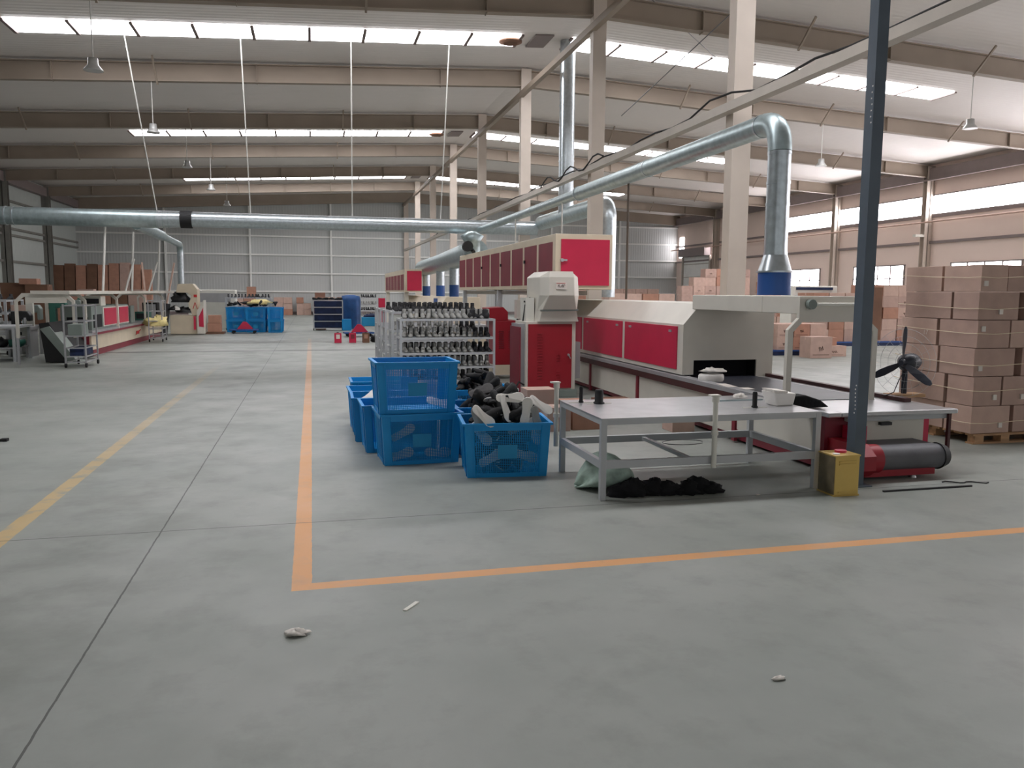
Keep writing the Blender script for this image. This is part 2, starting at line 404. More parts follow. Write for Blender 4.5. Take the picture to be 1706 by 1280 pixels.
# high bay lamps on rods
lamp0 = None
for lab, x, y, ztop in (('nearest on the left side', -4.43, 19.5, 7.9), ('second from the viewer on the left', -4.47, 26.5, 7.9), ('third from the viewer on the left', -4.5, 33.5, 7.9), ('fourth from the viewer on the left', -4.43, 40.5, 7.9), ('farthest of the left row', -4.4, 47.5, 7.9), ('nearest on the right side', 18.1, 19.5, 7.9), ('second on the right side', 18.2, 26.5, 7.9)):
    if lamp0 is None:
        lamp0 = thing('high_bay_lamp', 'grey high bay lamp on a rod, '+lab, 'lamp', (0, 0, 0), 'high bay lamps')
        MB().lathe([(.04, .14), (.10, .13), (.11, .0), (.12, -.02), (.2, -.12), (.2, -.13), (.18, -.13)], (0, 0, 0), 18).build('lamp_shade', 'lamp', lamp0)
        MB().cyl((0, 0, .15), (0, 0, 1.37), .012, n=6).build('rod', 'rod', lamp0)
        lamp0.location = (x, y, 6.5)
    else:
        dup(lamp0, (x, y, 6.5), 0, 'grey high bay lamp on a rod, '+lab)
# long hanger rods carrying the cross duct
for i, (xt, xb) in enumerate(((-4.68, -4.4), (-1.74, -1.75), (1.24, 1.3), (4.05, 4.1))):
    o = MB().cyl((xt, 24.1, roof(xt)-.03), (xb, 26.2, 3.95), .017, n=8).build('hanger_rod', 'rod')
    tag(o, 'thin white hanger rod holding the big cross duct, %s from the left' % ORD[i], 'rod', 'duct hangers')
# ================================================================== ducts
def bend(p0, p1, p2, n=8):
    p0, p1, p2 = Vector(p0), Vector(p1), Vector(p2)
    return [p0*(1-t)**2 + p1*2*t*(1-t) + p2*t*t for t in [i/n for i in range(n+1)]]
def rings_on(pts, r, axis, parent, m='galv'):
    for p in pts:
        p = Vector(p); a = Vector(axis)
        MB().cyl(p-a*.018, p+a*.018, r, n=20).build('clamp_ring', m, parent)
DX, DZ = 5.35, 3.72
t = thing('oven_duct', 'silver duct rising from the blue stack, bending and running back to the cross duct', 'duct', (DX, 8.6, 1.69))
MB().tube([(DX, 8.6, 2.17), (DX, 8.6, 3.36)], .133, 20).build('riser', 'galv', t)
MB().tube(bend((DX, 8.6, 3.36), (DX, 8.6, DZ+.02), (DX, 8.98, DZ), 10), .137, 20).build('elbow', 'galvd', t)
MB().tube([(DX, 8.98, DZ), (DX, 15.9, DZ)], .135, 20).tube([(DX, 15.9, DZ), (DX, 25.95, DZ)], .105, 18).build('run', 'galvd', t)
MB().cyl((DX, 8.6, 1.97), (DX, 8.6, 2.17), .195, .133, 22).build('cone', 'galv', t)
MB().cyl((DX, 8.6, 1.69), (DX, 8.6, 1.96), .192, n=26).build('collar', 'bluepaint', t, 'blue cylindrical collar')
rings_on([(DX, 8.6, z) for z in (2.18, 2.5, 2.75, 3.0, 3.34)], .138, (0, 0, 1), t)
rings_on([(DX, y, DZ) for y in (9.0, 12.4)], .142, (0, 1, 0), t); rings_on([(DX, 15.9, DZ)], .15, (0, 1, 0), t); rings_on([(DX, y, DZ) for y in (19.5, 23)], .112, (0, 1, 0), t)
MB().cyl((DX, 8.6, 1.955), (DX, 8.6, 1.975), .21, n=26).build('flange', 'galv', t)
tag(MB().cyl((DX+.02, 13.3, 1.6), (DX+.02, 13.3, 3.6), .022, n=8).build('support_rod', 'ladder'), 'dark upright rod propping the silver duct above the oven', 'rod')
for i, y in enumerate((16.9, 21.0)):
    tag(MB().cyl((DX-.05, y, 2.7), (DX-.05, y, 3.64), .018, n=6).cyl((DX-.05, y, 2.7), (DX-.05, y, 2.78), .06, n=10).build('support_rod', 'rod'), 'pale thin rod holding the duct above the raised red cabinet, %s one' % ('nearer' if i == 0 else 'farther'), 'rod')

CY, CZ = 26.1, 3.8
t = thing('cross_duct', 'large silver spiral duct crossing the hall from the left', 'duct', (0, CY, CZ))
MB().tube([(-15, CY, CZ+.0), (-4.4, CY, CZ)], .255, 22).build('wide_section', 'galvd', t)
MB().tube([(-4.4, CY, CZ), (-3.6, CY, CZ+.02)], [.255, .235], 22).build('reducer', 'galv', t)
MB().tube([(-3.6, CY, CZ+.02), (7.3, CY, CZ+.02)], .225, 22).build('narrow_section', 'galv', t)
MB().cyl((-3.75, CY, CZ+.02), (-3.42, CY, CZ+.02), .262, n=20).build('joint_sleeve', 'black', t, 'black rubber joint sleeve')
rings_on([(x, CY, CZ) for x in (-8.4, -8.2)], .272, (1, 0, 0), t)
m = MB(); 
for k in range(28): m.cyl((-8.0+.145*k, CY, CZ), (-7.985+.145*k, CY, CZ), .259, n=20)
rings_on([(x, CY, CZ+.02) for x in (.2, 2.9, 4.6)], .235, (1, 0, 0), t)
m.build('seam', 'galvd', t)
t = thing('branch_duct', 'thin pale branch duct dropping from the cross duct to the lasting machine', 'duct', (-4.9, 33.5, 1.95))
MB().tube([(-5.0, 26.2, 3.66), (-4.93, 30, 3.56)], .17, 14).tube([(-4.93, 30, 3.56), (-4.9, 33.45, 3.47)], .12, 14).tube(bend((-4.9, 33.4, 3.47), (-4.9, 33.7, 3.46), (-4.9, 33.7, 3.2), 6), .12, 14).build('run', 'galvd', t)
MB().tube([(-4.9, 33.7, 3.2), (-4.9, 33.7, 1.9)], .12, 14).build('downpipe', 'galv', t)
t = thing('exhaust_duct', 'tall silver exhaust duct going up through the near roof light at the ridge', 'duct', (7.45, 23, 4))
MB().tube([(7.45, 23.4, 4.0), (7.45, 23.4, 9.03)], .225, 20).build('riser', 'galv', t)
MB().tube([(7.45, 26.0, 4.0), (7.45, 20.2, 4.0)], .23, 20).build('run', 'galvd', t)
MB().tube(bend((7.45, 20.3, 4.0), (7.45, 19.85, 4.02), (7.45, 19.85, 3.6), 10), .235, 20).build('elbow', 'galv', t)
MB().tube([(7.45, 19.85, 3.62), (7.45, 19.85, 1.6)], .23, 20).build('downpipe', 'galv', t)
rings_on([(7.45, 23.4, z) for z in (4.35, 4.8, 5.6, 7.2)], .235, (0, 0, 1), t)
# header with three stacks over the second oven
t = thing('header_duct', 'fat dull silver header duct with three stacks over the second oven', 'duct', (4.85, 30, 2.7))
MB().tube([(4.72, 35.2, 2.72), (4.72, 30, 2.78), (4.74, 25.5, 2.86), (4.76, 23.6, 2.9)], [.33, .33, .36, .36], 20).build('header', 'galvd', t)
for i, y in enumerate((34, 30.2, 27.2)):
    o = MB().tube([(4.72, y, 1.95), (4.72, y, 2.6)], .16, 16).build('stack', 'galv', t)
    MB().cyl((4.72, y, 1.551), (4.72, y, 1.95), .165, n=18).build('collar', 'bluepaint', o, 'blue collar')

# ================================================================== main oven line
OX0, OX1 = 4.70, 6.02
t = thing('drying_oven', 'long cream and red conveyor oven in the right foreground', 'oven', (5.35, 9.6, 0))
Y0, Y1 = 9.64, 15.2
hood = MB().prism([(OX0, Y0, .64), (OX0, Y0, 1.30), (4.94, Y0, 1.575), (OX1, Y0, 1.575), (OX1, Y0, .58), (OX1-.24, Y0, .58), (OX1-.24, Y0, .83), (4.86, Y0, .83), (4.86, Y0, .64)], (0, .03, 0))
hood.hexa([(OX0, Y0+.03, .64), (OX0+.02, Y0+.03, .64), (OX0+.02, Y1, .64), (OX0, Y1, .64), (OX0, Y0+.03, 1.30), (OX0+.02, Y0+.03, 1.30), (OX0+.02, Y1, 1.30), (OX0, Y1, 1.30)])
hood.hexa([(OX0, Y0+.03, 1.29), (OX0+.02, Y0+.03, 1.29), (OX0+.02, Y1, 1.29), (OX0, Y1, 1.29), (4.94, Y0+.03, 1.575), (4.97, Y0+.03, 1.56), (4.97, Y1, 1.56), (4.94, Y1, 1.575)])
hood.box(4.94, OX1, Y0+.03, Y1, 1.555, 1.575).box(OX1-.02, OX1, Y0+.03, Y1, .58, 1.56).box(OX0, OX1, Y1-.02, Y1, .64, 1.575)
hood.build('hood', 'cream', t)
MB().box(4.80, OX1-.22, Y0+.25, Y0+.28, .6, .86).box(4.8, 4.82, Y0+.03, Y0+.28, .6, .86).box(OX1-.24, OX1-.22, Y0+.03, Y0+.28, .6, .86).box(4.8, OX1-.22, Y0+.03, Y0+.28, .85, .87).build('tunnel_mouth', 'cavity', t)
for i in range(3):
    a = 9.80+1.95*i
    o = MB().box(OX0-.018, OX0, a, a+1.83, .70, 1.27).build('door', 'red', t, bev=.004)
    MB().box(OX0-.03, OX0-.018, a+.15, a+.23, 1.19, 1.22).box(OX0-.03, OX0-.018, a+1.56, a+1.64, 1.19, 1.22).build('latch', 'tubegrey', o)
# conveyor table
MB().box(4.78, 5.92, 6.52, Y1, .585, .60).build('conveyor_bed', 'steel', t)
MB().box(4.86, 5.78, 7.3, Y0+.3, .60, .607).build('conveyor_belt', 'beltd', t)
r = MB().box(4.64, 4.79, 7.5, Y1, .575, .625).build('side_rail', 'tubegrey', t)
MB().box(4.645, 4.665, 7.9, Y1, .49, .575).build('rail_skirt', 'maroon', r)
r = MB().box(5.92, 6.0, 7.0, Y1, .60, .64).build('side_rail', 'maroon', t)
MB().box(4.64, 4.78, 6.45, 7.5, .56, .605).box(4.78, 6.08, 6.45, 6.56, .56, .605).box(5.92, 6.08, 6.56, 7.6, .56, .60).build('end_table', 'steel', t, bev=.012)
MB().box(4.92, 6.04, 6.55, 6.6, .50, .56).build('end_bar', 'greymetal', t)
# base
MB().box(4.70, 4.73, 6.75, 8.2, .16, .50).box(4.70, 4.73, 8.3, 11.05, .10, .48).box(4.70, 4.73, 11.15, Y1, .10, .48).box(5.95, 5.98, 6.75, Y1, .12, .48).box(5.0, 5.82, 6.60, 6.63, .20, .54).build('base_panel', 'cream', t)
for y in (8.25, 11.1, 13.2): MB().box(4.68, 4.72, y-.035, y+.035, .02, .52).build('leg', 'dred', t)
MB().box(4.74, 5.0, 6.64, 6.70, .02, .56).build('leg', 'dred', t); MB().box(5.82, 5.88, 6.6, 6.66, .05, .56).build('leg', 'red', t)
MB().box(6.02, 6.05, 6.5, 6.53, .1, .57).build('leg', 'maroon', t)
MB().box(4.75, 5.94, 6.72, Y1, .03, .10).build('plinth', 'dred', t)
MB().box(4.95, 5.8, 6.7, 6.75, .02, .34).build('return_cavity', 'cavity', t)
# return roller
r = MB().tube([(4.98, 6.30, .19), (5.72, 6.30, .19)], .115, 24).box(5.0, 5.7, 6.3, 6.75, .29, .305).build('return_belt', 'belt', t)
MB().prism([(4.78, 6.2, .05), (4.78, 6.12, .12), (4.78, 6.12, .25), (4.78, 6.25, .34), (4.78, 6.7, .34), (4.78, 6.7, .03)], (.14, 0, 0)).cyl((4.9, 6.3, .19), (5.05, 6.3, .19), .135, n=24).build('roller_guard', 'red2', t, 'red sheet guard')
MB().cyl((5.72, 6.3, .19), (5.80, 6.3, .19), .128, .10, n=24).build('roller_end', 'black', t)
MB().box(4.9, 5.66, 6.24, 6.3, .03, .09).build('roller_beam', 'red2', t)
MB().box(4.92, 5.1, 6.5, 6.62, .30, .46).build('guard_box', 'red', t)
MB().cyl((5.45, 6.28, 0), (5.45, 6.28, .05), .035, .015).build('foot', 'steel', t)
MB().box(5.3, 5.42, 6.555, 6.6, .45, .48).build('switch', 'dark', t)
# gantry and overhead light box
g = MB()
for s in (1,):
    g.prism([(4.70, 7.26, .6), (4.70, 7.26, 1.34), (4.82, 7.26, 1.46), (4.82, 7.26, 1.66), (5.62, 7.26, 1.66), (5.62, 7.26, 1.46), (5.76, 7.26, 1.34), (5.76, 7.26, .6), (5.70, 7.26, .6), (5.70, 7.26, 1.32), (5.60, 7.26, 1.42), (4.86, 7.26, 1.42), (4.76, 7.26, 1.32), (4.76, 7.26, .6)], (0, .05, 0))
g.build('gantry_frame', 'cream', t)
MB().box(4.84, 5.6, 7.29, 8.0, 1.50, 1.685).box(4.84, 5.6, 8.0, Y0+.05, 1.50, 1.685).build('light_box', 'cream', t, bev=.008)
MB().cyl((5.0, 7.22, 1.60), (5.6, 7.22, 1.60), .018, n=8).build('tube_light', 'whitepl', t)
MB().cyl((4.93, 7.20, 1.60), (4.93, 7.26, 1.60), .05, n=14).build('cable_gland', 'greygreen', t)

# raised red cabinet over the line
t = thing('raised_cabinet', 'raised long cream cabinet with red doors behind the press', 'cabinet', (4.5, 13.2, 1.7))
RX0, RX1, RY0, RY1, RZ0, RZ1 = 4.03, 5.06, 13.2, 22.3, 1.76, 2.70
MB().box(RX0, RX1, RY0, RY1, RZ0, RZ1).build('body', 'cream2', t, bev=.01)
o = MB().box(RX0+.10, RX1-.06, RY0-.02, RY0, RZ0+.07, RZ1-.09).build('end_door', 'red', t)
MB().box(RX0+.08, RX0+.2, RY0-.05, RY0-.02, RZ0+.48, RZ0+.51).cyl((RX0+.11, RY0-.06, RZ0+.495), (RX0+.11, RY0-.02, RZ0+.495), .03, n=10).build('handle', 'steel', o)
for i in range(9):
    a = RY0+.12+i*1.01
    o = MB().box(RX0-.004, RX0, a+.04, a+.91, RZ0+.08, RZ1-.13).build('door', 'dred', t)
    if i in (1, 3, 5): MB().box(RX0-.03, RX0-.004, a+.84, a+.89, RZ0+.5, RZ0+.56).build('latch', 'dark', o)
for y, x in ((13.6, RX0+.02), (15.5, RX1-.1), (21.8, RX0+.02), (21.8, RX1-.1), (17.6, RX0+.02), (17.6, RX1-.1)):
    MB().box(x, x+.1, y, y+.14, 0, RZ0).build('leg', 'greymetal', t)
MB().box(RX0+.1, RX1-.1, 14.2, 21.9, RZ0-.1, RZ0-.02).build('underside_tray', 'tray', t)
tag(MB().lathe([(.22, 0), (.22, .35), (.32, .5), (.1, .62)], (4.2, 21.4, RZ1)).build('fan_housing', 'galvd'), 'small galvanised fan housing standing on the far end of the raised red cabinet', 'fan')
tag(MB().tube([(4.15, 20.9, RZ1+.05), (4.15, 21.2, RZ1+.14), (4.15, 22.2, RZ1+.02)], .05, 8).cyl((4.0, 20.9, RZ1+.2), (4.0, 21.05, RZ1+.2), .14, n=12).build('motor', 'dark'), 'black motor with hoses lying on top of the raised red cabinet', 'motor')
# second, farther raised cabinet and oven
t = thing('raised_cabinet', 'smaller far raised cabinet with one bright red door, left of the silver stacks', 'cabinet', (4.0, 33, 1.7))
MB().box(3.69, 4.40, 33, 42, 1.70, 2.62).build('body', 'cream2', t)
MB().box(3.79, 4.38, 32.97, 33, 1.76, 2.55).build('end_door', 'red', t)
for i in range(6): MB().box(3.685, 3.69, 33.3+i*1.4, 34.5+i*1.4, 1.78, 2.42).build('door', 'dred', t)
for y in (33.3, 41.5): MB().box(3.71, 3.88, y, y+.2, 0, 1.7).build('leg', 'cream', t)
t = thing('drying_oven', 'second cream oven under the three silver stacks, seen above the shoe racks', 'oven', (4.6, 26, 0))
MB().prism([(3.95, 25.6, .7), (3.95, 25.6, 1.2), (4.2, 25.6, 1.55), (5.3, 25.6, 1.55), (5.3, 25.6, .7)], (0, 10.6, 0)).build('hood', 'cream2', t, bev=.01)
MB().box(4.0, 5.3, 24.2, 36.5, .55, .7).build('conveyor_bed', 'tubegrey', t)
MB().box(4.05, 5.25, 24.4, 36.2, 0, .55).build('base', 'cream2', t)
MB().box(3.93, 3.95, 25.9, 26.6, .95, 1.5).build('control_box', 'bluepaint', t, 'blue control box')
# ------------------------------------------------------------------ press cabinet in front
t = thing('press_cabinet', 'tall press with red louvred cabinet and cream angular head', 'machine', (3.74, 12.4, 0))
PY = 12.45
MB().box(3.30, 4.20, PY, PY+.75, .0, .13).build('plinth', 'greygreen', t, bev=.01)
MB().box(3.33, 4.17, PY+.02, PY+.72, .13, 1.24).build('frame', 'cream', t, bev=.008)
o = MB().box(3.365, 4.10, PY-.005, PY+.02, .155, 1.20).build('door', 'red2', t, bev=.005)
l = MB()
for k in range(17):
    z = .32+k*.045; l.box(3.52, 3.60, PY-.013, PY-.005, z, z+.012)
    if k in (0, 1, 2, 3, 7, 8, 9): l.box(3.84, 3.90, PY-.013, PY-.005, z-.03, z-.022)
l.build('louvre', 'red2', o)
MB().cyl((4.04, PY-.03, .70), (4.04, PY, .70), .02, n=10).bar((4.04, PY-.03, .7), (4.07, PY-.03, .64), .014).build('handle', 'steel', o)
MB().box(3.25, 3.33, PY+.1, PY+.66, .13, 1.2).build('side_channel', 'bluepaint' if False else 'tubegrey', t)
MB().box(3.235, 3.255, PY+.05, PY+.7, .1, 1.15).build('side_panel', 'dred', t)
# head: faceted casting leaning towards the viewer
def ring(z, x0, x1, xf0, xf1, yf, yb):
    return [(xf0, yf, z), (xf1, yf, z), (x1, yf+.14, z), (x1, yb, z), (x0, yb, z), (x0, yf+.14, z)]
MB().rings([ring(1.24, 3.50, 4.21, 3.53, 4.19, PY-.04, PY+.7), ring(1.42, 3.52, 4.19, 3.57, 4.15, PY-.06, PY+.7)], smooth=False).rings([ring(1.42, 3.52, 4.19, 3.57, 4.15, PY-.08, PY+.7), ring(1.66, 3.52, 4.18, 3.64, 4.06, PY-.22, PY+.7), ring(1.95, 3.52, 4.16, 3.64, 4.05, PY-.22, PY+.7), ring(2.04, 3.63, 4.06, 3.65, 4.04, PY-.19, PY+.65)], smooth=False).build('head', 'cream', t, bev=.01)
MB().bar((3.54, PY-.075, 1.42), (4.17, PY-.075, 1.43), .03, .03).build('seam_strip', 'greygreen', t)
s = MB().box(3.75, 3.93, PY-.232, PY-.22, 1.76, 1.865).build('name_plate', 'sticker', t, 'small plate with red line and black script')
MB().box(3.755, 3.90, PY-.236, PY-.232, 1.85, 1.858).build('red_line', 'redlogo', s)
sc = MB()
for k, pts in enumerate((((3.78, 1.79), (3.785, 1.82), (3.80, 1.835), (3.805, 1.80), (3.82, 1.79)), ((3.83, 1.80), (3.85, 1.83), (3.855, 1.79)), ((3.86, 1.83), (3.875, 1.79), (3.885, 1.835), (3.90, 1.82)))):
    sc.tube([(x, PY-.234, z) for x, z in pts], .004, 5)
sc.build('script', 'print', s)
MB().tube([(3.36, PY+.3, 1.24), (3.37, PY+.2, 1.5), (3.45, PY+.2, 1.62)], .02, 8).tube([(3.42, PY+.3, 1.24), (3.42, PY+.25, 1.4), (3.40, PY+.2, 1.55), (3.34, PY+.2, 1.56)], .015, 8).build('hose', 'black', t)
MB().box(3.36, 3.5, PY+.15, PY+.5, 1.24, 1.62).build('valve_block', 'whitepl', t)
MB().box(4.18, 4.28, PY+.1, PY+.5, .3, .9).build('motor_box', 'tubegrey', t)
MB().tube([(3.3, PY, .22), (3.2, PY-.05, .28), (3.14, PY-.1, .2), (3.1, PY-.12, .02)], .014, 8).build('power_cable', 'black', t)
# red press behind
t = thing('press_cabinet', 'lower red press with sloping red head, behind the shoe rack', 'machine', (3.8, 15.6, 0))
MB().box(3.45, 4.0, 15.4, 16.2, .08, .28).build('plinth', 'cream2', t)
o = MB().box(3.47, 3.98, 15.4, 16.2, .28, 1.15).build('body', 'red2', t, bev=.01)
l = MB()
for k in range(9): l.box(3.56, 3.66, 15.385, 15.4, .62+k*.04, .632+k*.04).box(3.76, 3.86, 15.385, 15.4, .62+k*.04, .632+k*.04)
l.build('louvre', 'dred', o)
MB().prism([(3.36, 15.45, 1.15), (3.36, 15.45, 1.40), (3.66, 15.45, 1.42), (3.76, 15.45, 1.32), (3.76, 15.45, 1.15)], (0, .6, 0)).build('head', 'red2', t, bev=.01)
MB().box(3.9, 4.16, 15.3, 15.5, 1.2, 1.56).build('control_box', 'cream', t)
MB().box(4.0, 4.04, 15.3, 15.5, 0, 1.2).build('post', 'tubegrey', t)
MB().tube([(3.9, 15.3, 1.18), (3.97, 15.25, 1.14), (4.05, 15.3, 1.2), (4.12, 15.3, 1.16)], .02, 6).build('hose', 'black', t)
# ================================================================== shoes, lasts, insoles
def foot_outline(L=.27, w=.105, n=1.0):
    pts = [(-.5, .0), (-.485, .22), (-.42, .36), (-.3, .40), (-.1, .33), (.1, .38), (.25, .48), (.38, .45), (.46, .30), (.5, .06), (.485, -.18), (.42, -.36), (.28, -.48), (.1, -.42), (-.1, -.36), (-.3, -.38), (-.42, -.34), (-.485, -.2)]
    return [(x*L, y*w) for x, y in pts]
def sole_mb(th=.014, L=.27, w=.095, curl=.0):
    o = foot_outline(L, w); m = MB()
    lo = [(x, y, curl*x*x) for x, y in o]; hi = [(x*.97, y*.94, curl*x*x+th) for x, y in o]
    return m.rings([lo, [(x, y, z+th*.6) for (x, y, z) in lo], hi], smooth=False)
def upper_mb():
    sec = [(-.132, .022, .05, .10), (-.12, .034, .016, .112), (-.08, .040, .012, .112), (-.03, .040, .012, .10), (.02, .042, .012, .085), (.07, .045, .012, .06), (.105, .038, .012, .045), (.128, .020, .014, .032)]
    rs = []
    for x, hw, z0, z1 in sec:
        rs.append([(x + (-.01 if z1 > .09 and t > 1 else 0), hw*c_, z0+(z1-z0)*s_) for t, (c_, s_) in enumerate([(-.8, 0), (-1, .25), (-.95, .55), (-.55, .95), (0, 1), (.55, .95), (.95, .55), (1, .25), (.8, 0)])])
    return MB().rings(rs)
def last_mb():
    m = MB(); rs = []
    for x, hw, z0, z1 in [(-.12, .024, .02, .09), (-.10, .032, .01, .11), (-.05, .034, .012, .11), (.0, .034, .014, .095), (.05, .04, .008, .07), (.10, .036, .004, .045), (.13, .016, .008, .026)]:
        rs.append([(x, hw*c_, z0+(z1-z0)*s_) for c_, s_ in [(-.7, 0), (-1, .3), (-.85, .7), (-.3, 1), (.3, 1), (.85, .7), (1, .3), (.7, 0)]])
    m.rings(rs)
    m.rings([[(-.05+rx*cos(a), ry*sin(a), z) for a in [2*pi*k/10 for k in range(10)]] for z, rx, ry in ((.06, .06, .036), (.11, .055, .032), (.145, .055, .034), (.155, .045, .026))])
    return m
def tilt(o, loc, rx, ry, rz): o.location = loc; o.rotation_euler = (rx, ry, rz)

shoe0 = None
def shoe(loc, rot, label, group, m='upper'):
    global shoe0
    if shoe0 is None:
        shoe0 = thing('shoe', label, 'shoe', (0, 0, 0), group)
        upper_mb().build('upper', m, shoe0); sole_mb().build('sole', 'sole', shoe0, 'pale sole')
        shoe0.location = loc; shoe0.rotation_euler = rot; return shoe0
    return dup(shoe0, loc, rot, label, group)
upper0 = None
def loose_upper(loc, rot, label, group):
    global upper0
    if upper0 is None:
        upper0 = tag(upper_mb().build('shoe_upper', 'upper'), label, 'shoe upper', group); o = upper0
    else:
        o = upper0.copy(); COL.objects.link(o); o['label'] = label; o['group'] = group
    o.location = loc; o.rotation_euler = rot; return o
sole0 = None
def loose_sole(loc, rot, label, group, big=1.0):
    global sole0
    if sole0 is None:
        sole0 = tag(sole_mb(.007, .27, .108, .35).build('insole', 'white'), label, 'insole', group); o = sole0
    else:
        o = sole0.copy(); COL.objects.link(o); o['label'] = label; o['group'] = group
    o.location = loc; o.rotation_euler = rot; o.scale = (big, big, big); return o

# ================================================================== blue crates
CW, CD, CH = .80, .60, .51
def crate_parts(root):
    def corner(u, v):      # outer wall point on the long front, u -1..1, v 0..1
        k = .37+(.40-.37)*v; d = .272+(.30-.272)*v
        return k, d
    def P(wall, u, v, depth):
        k, d = corner(u, v); k -= depth; d -= depth
        z = v*CH
        return {0: (u*k, -d, z), 1: (k, u*d, z), 2: (-u*k, d, z), 3: (-k, -u*d, z)}[wall]
    def patch(m, wall, u0, u1, v0, v1, d0=0, d1=.012):
        c = [(u0, v0), (u1, v0), (u1, v1), (u0, v1)]
        m.hexa([P(wall, u, v, d0) for u, v in c] + [P(wall, u, v, d1) for u, v in c])
    body, lat, pan = MB(), MB(), MB()
    for wl in range(4):
        e = .80 if wl % 2 == 0 else .74
        patch(body, wl, -1, -e, 0, 1); patch(body, wl, e, 1, 0, 1)
        patch(body, wl, -e, e, .86, 1); patch(body, wl, -e, e, 0, .08)
        if wl % 2 == 0:
            pn = MB(); patch(pn, wl, -.24, .24, .34, .60, -.002, .010); pn.build('card_panel', 'bluelab', root)
        nv, nh = (34, 26) if wl % 2 == 0 else (24, 26)
        for i in range(1, nv):
            u = -e+2*e*i/nv; patch(lat, wl, u-.0055, u+.0055, .08, .86, .003, .009)
        for j in range(1, nh):
            v = .08+.78*j/nh; patch(lat, wl, -e, e, v-.0042, v+.0042, .003, .009)
        for s in (-1, 1): patch(body, wl, s*e-.012, s*e+.012, 0, 1, -.008, .004)
    body.box(-.365, .365, -.267, .267, .004, .016)
    body.build('body', 'blue', root); lat.build('lattice', 'blue', root)
    r = MB()
    r.box(-.42, .42, -.32, -.295, CH-.02, CH).box(-.42, .42, .295, .32, CH-.02, CH).box(-.42, -.395, -.295, .295, CH-.02, CH).box(.395, .42, -.295, .295, CH-.02, CH)
    r.build('rim', 'blue', root)
crate0 = None
def crate(x, y, z, rz, label, group='blue mesh crates'):
    global crate0
    if crate0 is None:
        crate0 = thing('mesh_crate', label, 'crate', (0, 0, 0), group); crate_parts(crate0)
        crate0.location = (x, y, z); crate0.rotation_euler = (0, 0, rz); return crate0
    return dup(crate0, (x, y, z), rz, label, group)
A = crate(1.755, 7.37, 0, -.10, 'blue mesh crate heaped with black shoes and white soles, nearest to the bench')
B = crate(1.02, 8.11, 0, .05, 'lower blue mesh crate of the two stacked, with soles lying in its bottom')
C_ = crate(.985, 8.10, .512, .03, 'upper blue mesh crate, nearly empty, stacked on another')
crate(.90, 8.78, 0, .02, 'blue mesh crate directly behind the two stacked crates, its left edge peeking out')
crate(.835, 9.42, 0, -.02, 'blue mesh crate with a white sole at its rim, second behind the stack')
crate(.83, 10.06, 0, .02, 'blue mesh crate third behind the stacked crates')
crate(.90, 11.1, 0, .0, 'blue mesh crate farthest back in the row behind the stack')
crate(1.86, 8.42, 0, -.03, 'blue mesh crate full of black uppers behind the heaped crate')
crate(2.02, 9.93, 0, .02, 'blue mesh crate with black shoes in front of the shoe racks')
# contents of the heaped crate: a mound of shoes
rnd = random.Random(11)
n = 0
for layer, (z, k, rx, ry) in enumerate(((.10, 10, .20, .13), (.19, 10, .22, .14), (.29, 12, .23, .15), (.39, 12, .25, .16), (.49, 14, .30, .22), (.56, 14, .29, .22), (.63, 12, .22, .16), (.69, 6, .13, .1))):
    for i in range(k):
        a = 2*pi*i/k+layer*.7; q = .55+.45*rnd.random()
        x = 1.76+rx*cos(a)*q; y = 7.40+ry*sin(a)*q
        lab = 'black shoe in the mound heaped in the blue crate by the bench' if layer > 3 else 'black shoe deep in the blue crate by the bench, behind its mesh'
        f = loose_upper if (i+layer) % 3 else shoe
        f((x, y, z), (rnd.uniform(-1.2, 1.2), rnd.uniform(-.7, .7), rnd.uniform(0, 6.28)), lab + ('' if f is shoe else ', without its sole'), 'shoes in the heaped crate' if f is shoe else 'uppers in the heaped crate')
# white soles lying on the mound, facing the viewer
for x, y, z, rot, lab in ((1.76, 7.14, .735, (1.15, 0, 0), 'white sole lying level at the top of the shoe mound'), (1.71, 7.12, .64, (1.0, 1.25, .1), 'white sole standing on edge below the level one'),
                          (1.905, 7.10, .61, (1.2, -1.4, 0), 'broad white sole hanging toe down at the front of the mound'), (2.06, 7.16, .655, (1.0, .6, 0), 'white sole sloping down at the right end of the mound'), (1.5, 7.10, .575, (1.1, .75, 0), 'thin white sole edge at the left front of the mound')):
    loose_sole((x, y, z), rot, lab, 'white soles on the mound')
for x, y, z, rot, lab in ((1.46, 7.13, .53, (1.3, 1.2, 0), 'grey rounded heel at the left rim of the heaped crate'), (2.0, 7.08, .53, (1.3, 1.3, 0), 'grey rounded heel at the right rim of the heaped crate'), (1.56, 7.5, .76, (.9, -.3, .3), 'grey shoe panel at the upper left of the mound')):
    o = loose_sole(loc := (x, y, z), rot, lab, 'grey pieces in the mound')
    o.data = o.data.copy() ; o.data.materials[0] = K['last' if z < .7 else 'uppergrey']
for x, y, z, rot, lab in ((1.50, 7.19, .40, (1.53, .9, -.1), 'pale sole pressed against the mesh at the upper left of the heaped crate'), (1.60, 7.19, .17, (1.53, -.5, -.1), 'pale sole behind the mesh low at the left of the heaped crate'), (1.90, 7.15, .19, (1.53, .3, -.1), 'pale sole behind the mesh right of the card panel'), (2.0, 7.13, .42, (1.53, 1.3, -.1), 'pale sole behind the mesh at the upper right of the heaped crate')):
    loose_sole(( x, y, z), rot, lab, 'soles behind the mesh')
